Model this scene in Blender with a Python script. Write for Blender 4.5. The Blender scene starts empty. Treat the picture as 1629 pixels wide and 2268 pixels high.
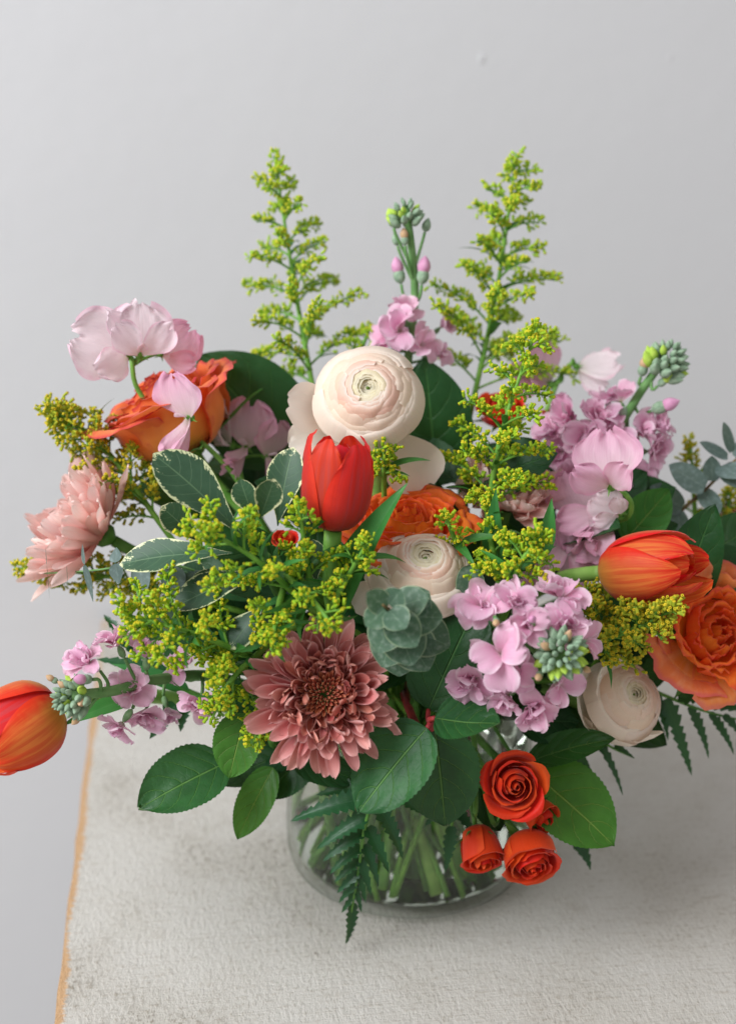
import bpy, math, random
import numpy as np
from mathutils import Vector, Matrix

rnd = random.Random(7)
sc = bpy.context.scene
col = sc.collection
PI = math.pi

# ------------------------------------------------------------------ camera
# photo measured on a 1629 x 2268 grid; focal length 3150 grid px (about 50 mm, portrait)
GW, GH, FPX = 1629.0, 2268.0, 3150.0
PITCH = math.radians(21.0)
FWD = Vector((0, math.cos(PITCH), -math.sin(PITCH)))
UPV = Vector((0, math.sin(PITCH), math.cos(PITCH)))
RGT = Vector((1, 0, 0))
CAM = -0.90 * (FWD - 0.24 * UPV + (905 - GW / 2) / FPX * RGT)
cd = bpy.data.cameras.new('camera'); cam = bpy.data.objects.new('camera', cd); col.objects.link(cam)
cam.matrix_world = Matrix(((RGT.x, UPV.x, -FWD.x, CAM.x), (RGT.y, UPV.y, -FWD.y, CAM.y), (RGT.z, UPV.z, -FWD.z, CAM.z), (0, 0, 0, 1)))
cd.sensor_fit = 'VERTICAL'; cd.sensor_height = 36.0; cd.lens = 36.0 * FPX / GH
cd.clip_start = 0.01; cd.clip_end = 50
cd.dof.use_dof = True; cd.dof.focus_distance = 0.735; cd.dof.aperture_fstop = 3.8; cd.dof.aperture_blades = 7
sc.camera = cam

# ------------------------------------------------------------------ light
w = bpy.data.worlds.new('World'); sc.world = w; w.use_nodes = True
bg = w.node_tree.nodes['Background']; bg.inputs[0].default_value = (1.0, 0.965, 0.945, 1); bg.inputs[1].default_value = 0.52

def area(name, loc, target, size, sizey, power, colr):
    l = bpy.data.lights.new(name, 'AREA'); l.shape = 'RECTANGLE'; l.size = size; l.size_y = sizey
    l.energy = power; l.color = colr
    o = bpy.data.objects.new(name, l); col.objects.link(o); o.location = loc
    o.rotation_euler = (Vector(target) - Vector(loc)).to_track_quat('-Z', 'Y').to_euler()
    return o
# a large window to the left, a little in front of the table and above it
area('window_light', (-1.75, -1.05, 1.75), (0.0, 0.1, 0.25), 1.5, 1.5, 90, (0.945, 0.975, 1.0))

vs = sc.view_settings
vs.view_transform = 'Standard'; vs.look = 'None'; vs.exposure = 0.0; vs.gamma = 1.0
sc.render.engine = 'CYCLES'
cy = sc.cycles
cy.use_denoising = True
cy.max_bounces = 14; cy.transmission_bounces = 12; cy.transparent_max_bounces = 12; cy.diffuse_bounces = 4; cy.glossy_bounces = 4
cy.sample_clamp_indirect = 4.0; cy.caustics_refractive = True; cy.caustics_reflective = False

# ------------------------------------------------------------------ placing helpers
def ray(x, y):
    return FWD + (x - GW / 2) / FPX * RGT + (GH / 2 - y) / FPX * UPV
def P(x, y, Y):
    """the point of the vertical plane y = Y that the photo shows at grid position (x, y)"""
    d = ray(x, y); t = (Y - CAM.y) / d.y
    return CAM + t * d
def S(px, p):
    """metres of a length of px grid pixels at point p"""
    return px * (p - CAM).dot(FWD) / FPX
def sd(x, y, z):
    """direction: x right, y up, z towards the viewer"""
    return (x * RGT + y * UPV - z * FWD).normalized()
def frame(p, zdir, ydir=None, roll=0.0, s=1.0):
    """matrix at p whose Z is zdir and Y is as near as possible to ydir"""
    z = Vector(zdir).normalized()
    y = Vector(ydir) if ydir is not None else Vector((0, 0, 1))
    y = y - z * y.dot(z)
    if y.length < 1e-4:
        y = Vector((0, 1, 0.01)) - z * z.y
    y.normalize(); x = y.cross(z)
    m = Matrix(((x.x, y.x, z.x, p.x), (x.y, y.y, z.y, p.y), (x.z, y.z, z.z, p.z), (0, 0, 0, 1)))
    return m @ Matrix.Rotation(roll, 4, 'Z') @ Matrix.Scale(s, 4)

# ------------------------------------------------------------------ mesh helpers
def mesh_np(name, verts, faces, uv=None, mat=None):
    me = bpy.data.meshes.new(name)
    me.from_pydata([tuple(v) for v in verts], [], [tuple(int(i) for i in f) for f in faces])
    if uv is not None:
        l = me.uv_layers.new(name='UVMap')
        vi = np.empty(len(me.loops), dtype=np.int32); me.loops.foreach_get('vertex_index', vi)
        l.data.foreach_set('uv', np.asarray(uv, dtype=np.float32)[vi].ravel())
    me.polygons.foreach_set('use_smooth', [True] * len(me.polygons))
    if mat: me.materials.append(mat)
    me.update()
    return me
def grid_faces(nu, nv, off=0, closed=False):
    f = []
    for j in range(nv - 1):
        for i in range(nu - (0 if closed else 1)):
            i2 = (i + 1) % nu
            f.append((off + j * nu + i, off + j * nu + i2, off + (j + 1) * nu + i2, off + (j + 1) * nu + i))
    return f
WORLD = {}
def obj(name, me, parent=None, m=None, kind=None):
    o = bpy.data.objects.new(name, me); col.objects.link(o)
    m = m if m is not None else Matrix()
    if parent is not None:
        o.parent = parent; o.matrix_local = WORLD[parent].inverted() @ m
    else:
        o.matrix_world = m
    WORLD[o] = m.copy()
    if kind: o['kind'] = kind
    return o
def thing(name, label, cat, loc, group=None):
    o = bpy.data.objects.new(name, None); col.objects.link(o)
    o.empty_display_size = 0.02; o.location = loc
    o['label'] = label; o['category'] = cat
    if group: o['group'] = group
    WORLD[o] = Matrix.Translation(loc)
    return o
def spline(pts, n):
    """Catmull-Rom through rows of pts, n samples"""
    p = np.asarray([tuple(q) for q in pts], float)
    k = len(p)
    p = np.vstack([2 * p[0] - p[1], p, 2 * p[-1] - p[-2]])
    out = []
    for t in np.linspace(0, k - 1, n):
        i = min(int(t), k - 2); u = t - i
        a, b, c, d = p[i], p[i + 1], p[i + 2], p[i + 3]
        out.append(0.5 * (2 * b + (c - a) * u + (2 * a - 5 * b + 4 * c - d) * u * u + (3 * b - a - 3 * c + d) * u ** 3))
    return np.array(out)
def tube_arrays(path, radii, sides=7, off=0):
    path = np.asarray(path, float); n = len(path)
    radii = np.interp(np.linspace(0, 1, n), np.linspace(0, 1, len(radii)), radii)
    tan = np.gradient(path, axis=0); tan /= np.linalg.norm(tan, axis=1)[:, None] + 1e-12
    ref = np.array([0.31, 0.17, 0.93])
    V, UV = [], []
    x = np.cross(tan[0], ref); x /= np.linalg.norm(x) + 1e-12
    for j in range(n):
        x = x - tan[j] * x.dot(tan[j]); x /= np.linalg.norm(x) + 1e-12
        y = np.cross(tan[j], x)
        for i in range(sides):
            a = 2 * PI * i / sides
            V.append(path[j] + radii[j] * (math.cos(a) * x + math.sin(a) * y)); UV.append((i / sides, j / (n - 1)))
    F = grid_faces(sides, n, off, True)
    F.append(tuple(off + i for i in range(sides))[::-1]); F.append(tuple(off + (n - 1) * sides + i for i in range(sides)))
    return V, F, UV
def tube(name, path, radii, mat, parent, sides=7):
    org = WORLD[parent].translation
    V, F, UV = tube_arrays([Vector(p) - org for p in path], radii, sides)
    return obj(name, mesh_np(name, V, F, UV, mat), parent, Matrix.Translation(org))
def lathe(name, prof, mat, seg=32, closed=False, jitter=0):
    V, UV = [], []
    n = len(prof)
    for j, (r, z) in enumerate(prof):
        for i in range(seg):
            a = 2 * PI * i / seg
            V.append((r * math.cos(a), r * math.sin(a), z)); UV.append((i / seg, j / (n - 1)))
    F = grid_faces(seg, n, 0, True)
    if closed:
        F.append(tuple(range(seg))[::-1]); F.append(tuple((n - 1) * seg + i for i in range(seg)))
    return mesh_np(name, V, F, UV, mat)

# ------------------------------------------------------------------ materials
def C(h):
    h = h.lstrip('#'); v = [int(h[i:i + 2], 16) / 255 for i in (0, 2, 4)]
    return tuple(c / 12.92 if c <= 0.04045 else ((c + 0.055) / 1.055) ** 2.4 for c in v) + (1,)
class NT:
    def __init__(s, name):
        s.m = bpy.data.materials.new(name); s.m.use_nodes = True
        s.t = s.m.node_tree; s.t.nodes.clear(); s.out = s.t.nodes.new('ShaderNodeOutputMaterial')
    def n(s, ty, **kw):
        nd = s.t.nodes.new(ty)
        for k, v in kw.items():
            if k.startswith('i_'):
                nd.inputs[int(k[2:]) if k[2:].isdigit() else k[2:].replace('_', ' ')].default_value = v
            else: setattr(nd, k, v)
        return nd
    def L(s, a, b): s.t.links.new(a, b)
    def val(s, sock, v):
        if isinstance(v, (int, float)): sock.default_value = v
        else: s.L(v, sock)
    def math(s, op, a, b=0.0, c=0.0, clamp=False):
        nd = s.n('ShaderNodeMath', operation=op, use_clamp=clamp)
        s.val(nd.inputs[0], a); s.val(nd.inputs[1], b); s.val(nd.inputs[2], c)
        return nd.outputs[0]
    def smooth(s, x, lo, hi):
        nd = s.n('ShaderNodeMapRange', interpolation_type='SMOOTHSTEP')
        s.val(nd.inputs[0], x); nd.inputs[1].default_value = lo; nd.inputs[2].default_value = hi
        return nd.outputs[0]
    def mix(s, f, a, b, mode='MIX'):
        nd = s.n('ShaderNodeMix', data_type='RGBA', blend_type=mode)
        s.val(nd.inputs[0], f)
        for k, v in ((6, a), (7, b)):
            if isinstance(v, tuple): nd.inputs[k].default_value = v
            else: s.L(v, nd.inputs[k])
        return nd.outputs[2]
    def ramp(s, f, stops):
        nd = s.n('ShaderNodeValToRGB'); e = nd.color_ramp.elements
        while len(e) < len(stops): e.new(0.5)
        for k, (p, c) in enumerate(stops): e[k].position = p; e[k].color = c
        s.L(f, nd.inputs[0]); return nd.outputs[0]
    def uv(s):
        u = s.n('ShaderNodeUVMap'); u.uv_map = 'UVMap'
        x = s.n('ShaderNodeSeparateXYZ'); s.L(u.outputs[0], x.inputs[0])
        return u.outputs[0], x.outputs[0], x.outputs[1]
    def noise(s, vec, scale, detail=3, rough=0.5, sx=1, sy=1, sz=1):
        mp = s.n('ShaderNodeMapping'); mp.inputs['Scale'].default_value = (sx, sy, sz); s.L(vec, mp.inputs[0])
        nd = s.n('ShaderNodeTexNoise'); nd.inputs['Scale'].default_value = scale; nd.inputs['Detail'].default_value = detail; nd.inputs['Roughness'].default_value = rough
        s.L(mp.outputs[0], nd.inputs['Vector']); return nd.outputs[0]
    def rand(s):
        return s.n('ShaderNodeObjectInfo').outputs['Random']
    def coord(s): return s.n('ShaderNodeTexCoord').outputs['Object']
    def finish(s, colr, rough=0.5, spec=0.3, trans=0.3, transcol=None, bump=None, bstr=0.2, bdist=0.001, sheen=0, sss=0):
        b = s.n('ShaderNodeBsdfPrincipled')
        if isinstance(colr, tuple): b.inputs['Base Color'].default_value = colr
        else: s.L(colr, b.inputs['Base Color'])
        s.val(b.inputs['Roughness'], rough); b.inputs['Specular IOR Level'].default_value = spec
        b.inputs['Sheen Weight'].default_value = sheen; b.inputs['Sheen Roughness'].default_value = 0.4
        nrm = None
        if bump is not None:
            bn = s.n('ShaderNodeBump'); bn.inputs['Strength'].default_value = bstr; bn.inputs['Distance'].default_value = bdist
            s.L(bump, bn.inputs['Height']); s.L(bn.outputs[0], b.inputs['Normal']); nrm = bn.outputs[0]
        if trans > 0:
            t = s.n('ShaderNodeBsdfTranslucent')
            tc = transcol if transcol is not None else colr
            if isinstance(tc, tuple): t.inputs[0].default_value = tc
            else: s.L(tc, t.inputs[0])
            if nrm is not None: s.L(nrm, t.inputs['Normal'])
            mx = s.n('ShaderNodeMixShader'); mx.inputs[0].default_value = trans
            s.L(b.outputs[0], mx.inputs[1]); s.L(t.outputs[0], mx.inputs[2]); s.L(mx.outputs[0], s.out.inputs[0])
        else: s.L(b.outputs[0], s.out.inputs[0])
        return s.m

def petal_mat(name, stops, edge=None, edge_w=(0.75, 1.0), streak=0.12, streak_col=None, trans=0.32, rough=0.55, spec=0.25, bstr=0.25, vary=0.1, tipedge=None, freq=26):
    """stops: ramp along the petal (base to tip); edge: colour of the side margins; tipedge: colour of the rim"""
    s = NT(name); uv, u, v = s.uv()
    c = s.ramp(v, stops)
    n1 = s.noise(uv, 1.0, 3, 0.6, freq, 1.3, 1)
    n2 = s.noise(s.coord(), 160, 2)
    ua = s.math('ABSOLUTE', s.math('MULTIPLY_ADD', u, 2.0, -1.0))
    if streak_col is not None:
        c = s.mix(s.math('MULTIPLY', s.smooth(n1, 0.42, 0.66), streak), c, streak_col)
    if edge is not None:
        e = s.math('ADD', ua, s.math('MULTIPLY_ADD', n2, 0.5, -0.25))
        c = s.mix(s.smooth(e, *edge_w), c, edge)
    if tipedge is not None:
        e = s.math('ADD', v, s.math('MULTIPLY_ADD', n2, 0.16, -0.08))
        c = s.mix(s.smooth(e, 0.86, 1.0), c, tipedge)
    hs = s.n('ShaderNodeHueSaturation')
    r = s.rand()
    s.val(hs.inputs['Value'], s.math('ADD', s.math('MULTIPLY_ADD', r, 2 * vary, 1 - vary), s.math('MULTIPLY_ADD', n1, 2 * 0.10, -0.10)))
    s.val(hs.inputs['Hue'], s.math('MULTIPLY_ADD', s.math('FRACT', s.math('MULTIPLY', r, 7.31)), 0.016, 0.492))
    hs.inputs['Saturation'].default_value = 1.0
    s.L(c, hs.inputs['Color'])
    return s.finish(hs.outputs[0], rough, spec, trans, None, n1, bstr, 0.0008, sheen=0.15)

def leaf_mat(name, c1, c2, vein, trans=0.18, rough=0.42, spec=0.4, nveins=7.0, slope=0.55, margin=None, bstr=0.5, bloom=None, veinamt=0.55, blemish=False, mw=0.62, back=None, pillow=0.0, bd=0.0006, rim=None):
    s = NT(name); uv, u, v = s.uv()
    ua = s.math('ABSOLUTE', s.math('MULTIPLY_ADD', u, 2.0, -1.0))
    oc = s.coord()
    n1 = s.noise(oc, 45, 4, 0.6); n2 = s.noise(oc, 300, 2)
    c = s.mix(s.smooth(n1, 0.3, 0.7), c1, c2)
    mid = s.math('SUBTRACT', 1.0, s.smooth(ua, 0.012, 0.045))
    ph = s.math('MULTIPLY', s.math('SUBTRACT', v, s.math('MULTIPLY', s.math('POWER', ua, 1.4), slope * 0.5)), nveins)
    ph = s.math('ADD', ph, s.math('MULTIPLY_ADD', n1, 0.5, -0.25))
    fr = s.math('ABSOLUTE', s.math('SUBTRACT', s.math('FRACT', ph), 0.5))
    side = s.math('MULTIPLY', s.math('SUBTRACT', 1.0, s.smooth(fr, 0.01, 0.05)), s.math('SUBTRACT', 1.0, s.smooth(ua, 0.65, 0.95)))
    vo = s.n('ShaderNodeTexVoronoi', feature='DISTANCE_TO_EDGE'); vo.inputs['Scale'].default_value = 260
    s.L(oc, vo.inputs['Vector'])
    net = s.math('SUBTRACT', 1.0, s.smooth(vo.outputs['Distance'], 0.0, 0.12))
    vv = s.math('MAXIMUM', mid, s.math('MULTIPLY', side, 0.6))
    if margin is not None:
        ed = s.math('MAXIMUM', ua, s.math('MULTIPLY_ADD', v, 1.25, -0.29))
        n3 = s.noise(oc, 260, 3, 0.7)
        ed = s.math('ADD', ed, s.math('MULTIPLY_ADD', n3, 0.75, -0.375))
        ed = s.math('ADD', ed, s.math('MULTIPLY_ADD', s.math('SINE', s.math('MULTIPLY', ph, 19.0)), 0.03, 0))
        c = s.mix(s.smooth(ed, mw + 0.30, mw + 0.36), c, margin)
    c = s.mix(s.math('MULTIPLY', vv, veinamt), c, vein)
    if rim is not None:
        c = s.mix(s.math('MULTIPLY', s.smooth(ua, 0.90, 0.98), 0.6), c, rim)
    if bloom is not None:
        c = s.mix(s.math('MULTIPLY', s.smooth(n2, 0.45, 0.75), 0.35), c, bloom)
    if blemish:
        n4 = s.noise(oc, 62, 4, 0.7)
        c = s.mix(s.smooth(n4, 0.735, 0.765), c, C('6b4a2c'))
    hs = s.n('ShaderNodeHueSaturation'); r = s.rand()
    s.val(hs.inputs['Value'], s.math('MULTIPLY_ADD', r, 0.35, 0.82))
    s.val(hs.inputs['Hue'], s.math('MULTIPLY_ADD', s.math('FRACT', s.math('MULTIPLY', r, 5.7)), 0.02, 0.49))
    s.L(c, hs.inputs['Color']); c = hs.outputs[0]
    if back is not None:
        g = s.n('ShaderNodeNewGeometry'); c = s.mix(g.outputs['Backfacing'], c, back)
    hgt = s.math('SUBTRACT', s.math('MULTIPLY', n2, 0.25), s.math('ADD', s.math('MULTIPLY', vv, 1.0), s.math('MULTIPLY', net, 0.05)))
    hgt = s.math('ADD', hgt, s.math('MULTIPLY', s.smooth(fr, 0.0, 0.45), pillow))
    tc = s.mix(0.6, c, C('6d9a20'))
    rg = s.math('MULTIPLY_ADD', n1, 0.25, rough - 0.12)
    return s.finish(c, rg, spec, trans, tc, hgt, bstr, bd)

def plain_mat(name, c1, c2, scale=120, rough=0.5, spec=0.3, trans=0.0, bstr=0.15, alongv=None):
    s = NT(name); oc = s.coord(); n1 = s.noise(oc, scale, 3)
    c = s.mix(s.smooth(n1, 0.3, 0.7), c1, c2)
    if alongv is not None:
        uv, u, v = s.uv(); c = s.mix(s.smooth(v, *alongv[1]), c, alongv[0])
    return s.finish(c, rough, spec, trans, None, n1, bstr, 0.0006)

M = {}
M['ran'] = petal_mat('ranunculus_petal', [(0.0, C('ecd0b0')), (0.6, C('f2c4ab')), (0.88, C('f7dac8')), (0.97, C('fcf3e9')), (1.0, C('fdf7ef'))], streak=0.2, streak_col=C('f5cfba'), trans=0.40, bstr=0.06, vary=0.03)
M['ran_w'] = petal_mat('white_ranunculus_petal', [(0.0, C('f3e4c8')), (0.6, C('f8dfc8')), (0.9, C('faebd9')), (1.0, C('fdf5e8'))], streak=0.2, streak_col=C('f2dccf'), trans=0.40, bstr=0.06, vary=0.03)
M['ran_in'] = petal_mat('ranunculus_inner_petal', [(0.0, C('b9bd78')), (0.6, C('e0d5a0')), (0.95, C('f7efd6')), (1.0, C('fbf5e4'))], trans=0.45, bstr=0.06, vary=0.04)
M['ran_eye'] = plain_mat('ranunculus_eye', C('7f9a4c'), C('5c7a33'), 900)
M['ran_out'] = petal_mat('ranunculus_outer_petal', [(0.0, C('ece0c4')), (0.4, C('f8e8d6')), (1.0, C('fbf2e6'))], streak=0.2, streak_col=C('eacfc4'), trans=0.4, bstr=0.15, vary=0.03)
M['tulip_red'] = petal_mat('red_tulip_petal', [(0.0, C('b8862e')), (0.07, C('c4473a')), (0.5, C('d63c28')), (1.0, C('ea3420'))], edge=C('ea4628'), edge_w=(0.45, 1.0), streak=0.55, streak_col=C('b8484a'), trans=0.35, rough=0.5, spec=0.22, bstr=0.3, vary=0.05, freq=13)
M['tulip_or'] = petal_mat('orange_tulip_petal', [(0.0, C('dcc04a')), (0.18, C('e2ac44')), (0.42, C('e2703a')), (0.78, C('e24a26')), (1.0, C('e5351b'))], edge=C('e63a1c'), edge_w=(0.4, 0.95), streak=0.5, streak_col=C('efa64a'), trans=0.35, rough=0.5, spec=0.22, bstr=0.3, vary=0.05, freq=13)
M['mum'] = petal_mat('mauve_chrysanthemum_petal', [(0.0, C('7a2a1e')), (0.3, C('bb5a52')), (0.65, C('da8b84')), (1.0, C('e8b0a8'))], edge=C('e9b4b0'), edge_w=(0.5, 1.0), streak=0.3, streak_col=C('b96a70'), trans=0.25, bstr=0.4, vary=0.07)
M['mum_in'] = petal_mat('mauve_chrysanthemum_inner_petal', [(0.0, C('66241a')), (0.40, C('b4563e')), (1.0, C('e49a74'))], edge=C('e09a76'), edge_w=(0.6, 1.0), streak=0.2, streak_col=C('7c2a24'), trans=0.15, bstr=0.3, vary=0.08)
M['mum_mid'] = petal_mat('mauve_chrysanthemum_middle_petal', [(0.0, C('641e14')), (0.4, C('ab4a40')), (1.0, C('d88a7c'))], edge=C('dfa296'), edge_w=(0.55, 1.0), streak=0.25, streak_col=C('a8504e'), trans=0.2, bstr=0.35, vary=0.08)
M['peach'] = petal_mat('peach_chrysanthemum_petal', [(0.0, C('f49c92')), (0.3, C('f8bdb4')), (0.7, C('fbd7d0')), (1.0, C('fce6e0'))], streak=0.3, streak_col=C('f3aa9c'), trans=0.38, bstr=0.25, vary=0.05)
M['peach_in'] = petal_mat('peach_chrysanthemum_inner_petal', [(0.0, C('ee7f70')), (0.5, C('f39c8b')), (1.0, C('f8c3b4'))], trans=0.35, bstr=0.25, vary=0.06)
M['rose_bi'] = petal_mat('orange_rose_petal', [(0.0, C('f7b648')), (0.3, C('fa9f4c')), (0.80, C('f9894c')), (1.0, C('f06a48'))], edge=C('e2604c'), edge_w=(0.85, 1.1), tipedge=C('d04c48'), streak=0.35, streak_col=C('f29a5a'), trans=0.30, bstr=0.12, freq=9, vary=0.07)
M['rose_or'] = petal_mat('bright_orange_rose_petal', [(0.0, C('faae38')), (0.4, C('fc8f2a')), (1.0, C('fb6f28'))], edge=C('ee5f28'), edge_w=(0.85, 1.1), streak=0.4, streak_col=C('f59a48'), tipedge=C('e65a3c'), trans=0.30, bstr=0.12, freq=9, vary=0.08)
M['rose_pe'] = petal_mat('peach_orange_rose_petal', [(0.0, C('f0a640')), (0.4, C('f99a48')), (0.8, C('f98c4c')), (1.0, C('f77e4c'))], edge=C('ee7a5a'), edge_w=(0.85, 1.1), tipedge=C('ea7868'), streak=0.4, streak_col=C('f4b890'), trans=0.30, bstr=0.08, freq=7, vary=0.08)
M['spray'] = petal_mat('spray_rose_petal', [(0.0, C('d5481c')), (0.5, C('dc3d18')), (1.0, C('e4481e'))], edge=C('ec5a26'), edge_w=(0.7, 1.1), streak=0.25, streak_col=C('c22c12'), trans=0.25, rough=0.5, bstr=0.2, vary=0.06)
M['stock'] = petal_mat('stock_petal', [(0.0, C('a9b96a')), (0.14, C('dfcfcc')), (0.36, C('efb4d0')), (1.0, C('f3cce0'))], edge=C('f6dcea'), edge_w=(0.6, 1.1), streak=0.5, streak_col=C('e59cc6'), trans=0.35, bstr=0.5, freq=34, vary=0.06)
M['pea'] = petal_mat('sweet_pea_petal', [(0.0, C('e6dfcb')), (0.2, C('f0d6dc')), (0.6, C('f2c6da')), (1.0, C('f0b2d0'))], edge=C('f1b6d3'), edge_w=(0.6, 1.1), streak=0.5, streak_col=C('f3d3df'), trans=0.38, bstr=0.5, freq=40, vary=0.05)
M['pea_pale'] = petal_mat('pale_sweet_pea_petal', [(0.0, C('eeeadc')), (0.3, C('f9eef1')), (1.0, C('f8e4ec'))], edge=C('f2c8da'), edge_w=(0.7, 1.15), streak=0.5, streak_col=C('f3e6ea'), trans=0.38, bstr=0.5, freq=40, vary=0.03)
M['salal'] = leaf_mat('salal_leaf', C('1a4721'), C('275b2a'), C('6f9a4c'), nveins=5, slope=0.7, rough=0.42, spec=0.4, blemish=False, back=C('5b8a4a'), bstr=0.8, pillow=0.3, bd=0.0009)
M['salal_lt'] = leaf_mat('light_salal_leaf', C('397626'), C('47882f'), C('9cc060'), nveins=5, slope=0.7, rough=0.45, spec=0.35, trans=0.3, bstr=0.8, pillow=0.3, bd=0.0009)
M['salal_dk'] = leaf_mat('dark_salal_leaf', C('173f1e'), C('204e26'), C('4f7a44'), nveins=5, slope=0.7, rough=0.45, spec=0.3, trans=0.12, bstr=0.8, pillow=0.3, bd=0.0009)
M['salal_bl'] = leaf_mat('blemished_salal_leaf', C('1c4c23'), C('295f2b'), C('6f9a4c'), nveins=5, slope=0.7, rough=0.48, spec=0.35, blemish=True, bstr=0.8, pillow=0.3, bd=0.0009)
M['pitto'] = leaf_mat('pittosporum_leaf', C('2b4835'), C('3a5a43'), C('7c9a72'), margin=C('d8daac'), nveins=9, slope=0.4, rough=0.42, spec=0.35, bstr=0.2, veinamt=0.4, mw=0.585)
M['euc'] = leaf_mat('eucalyptus_leaf', C('42604c'), C('56735c'), C('83a083'), nveins=6, slope=0.5, bloom=C('a9b8aa'), rim=C('b7c6a0'), rough=0.55, spec=0.25, bstr=0.25, veinamt=0.4)
M['euc_blue'] = leaf_mat('blue_eucalyptus_leaf', C('566865'), C('6c7d7a'), C('93a39e'), nveins=6, slope=0.5, bloom=C('9db0b4'), rough=0.5, spec=0.3, bstr=0.2, veinamt=0.3)
M['fern'] = leaf_mat('fern_leaflet', C('114425'), C('1a542d'), C('386f3c'), nveins=9, slope=1.2, rough=0.38, spec=0.45, bstr=0.4, veinamt=0.35)
M['tleaf'] = leaf_mat('tulip_leaf', C('2f7238'), C('3f8443'), C('5f9c58'), nveins=0.5, slope=0.0, rough=0.45, spec=0.35, bstr=0.2, veinamt=0.3, trans=0.25)
M['gleaf'] = leaf_mat('goldenrod_leaf', C('2f6f2b'), C('3f8236'), C('6fa050'), nveins=3, slope=0.6, rough=0.5, bstr=0.3)
M['stem'] = plain_mat('green_stem', C('5f9c3c'), C('82b550'), 90, 0.45, 0.35)
M['stem_pale'] = plain_mat('pale_green_stem', C('7fae4e'), C('97bf63'), 90, 0.45, 0.35)
M['stem_dk'] = plain_mat('dark_green_stem', C('46762f'), C('5f8f3e'), 90, 0.5, 0.3)
M['stem_wood'] = plain_mat('woody_stem', C('5a4a34'), C('76643f'), 140, 0.7, 0.2)
M['stem_red'] = plain_mat('red_petiole', C('8e2a34'), C('a83a3a'), 200, 0.5, 0.3)
M['stem_grey'] = plain_mat('downy_green_stem', C('5f8a50'), C('789f66'), 120, 0.7, 0.15)
M['calyx'] = plain_mat('green_calyx', C('5f9a3e'), C('7cb04e'), 300, 0.5, 0.3, 0.2)
M['calyx_grey'] = plain_mat('downy_calyx', C('6a8f62'), C('86a57a'), 400, 0.75, 0.15, 0.0, 0.4)
M['sepal'] = leaf_mat('rose_sepal', C('3f7a34'), C('558f42'), C('7fae5c'), nveins=3, slope=0.5, rough=0.5, bstr=0.2)
M['bud'] = plain_mat('stock_bud', C('7b957c'), C('9ab096'), 420, 0.8, 0.15, 0.0, 0.5)
M['bud_y'] = plain_mat('opening_stock_bud', C('9cc04a'), C('b6cf5c'), 420, 0.7, 0.15, 0.0, 0.4)
M['bud_t'] = plain_mat('tan_stock_bud', C('b89a72'), C('cfa98c'), 420, 0.7, 0.15, 0.0, 0.4)
M['bud_p'] = plain_mat('pink_stock_bud', C('cf8fb4'), C('e0a8c8'), 300, 0.6, 0.2, 0.1, 0.3)
def gold_mat(name, g1, g2, yel, edge):
    s = NT(name); uv, u, v = s.uv(); n1 = s.noise(s.coord(), 420, 2)
    c = s.mix(s.smooth(n1, 0.3, 0.7), g1, g2)
    vv = s.math('ADD', v, s.math('MULTIPLY_ADD', n1, 0.3, -0.15))
    c = s.mix(s.smooth(vv, *edge), c, yel)
    return s.finish(c, 0.55, 0.2, 0.28)
M['gold'] = gold_mat('goldenrod_florets', C('94be2a'), C('b4d236'), C('ecd632'), (0.72, 1.05))
M['gold_g'] = gold_mat('green_goldenrod_florets', C('9cc636'), C('bcda46'), C('e2da40'), (0.70, 1.0))
M['gold_y'] = gold_mat('yellow_goldenrod_florets', C('a2b634'), C('c0c23a'), C('ead034'), (0.64, 0.98))
M['gstem'] = plain_mat('goldenrod_stem', C('5f9434'), C('79a840'), 150, 0.55, 0.3)

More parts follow.
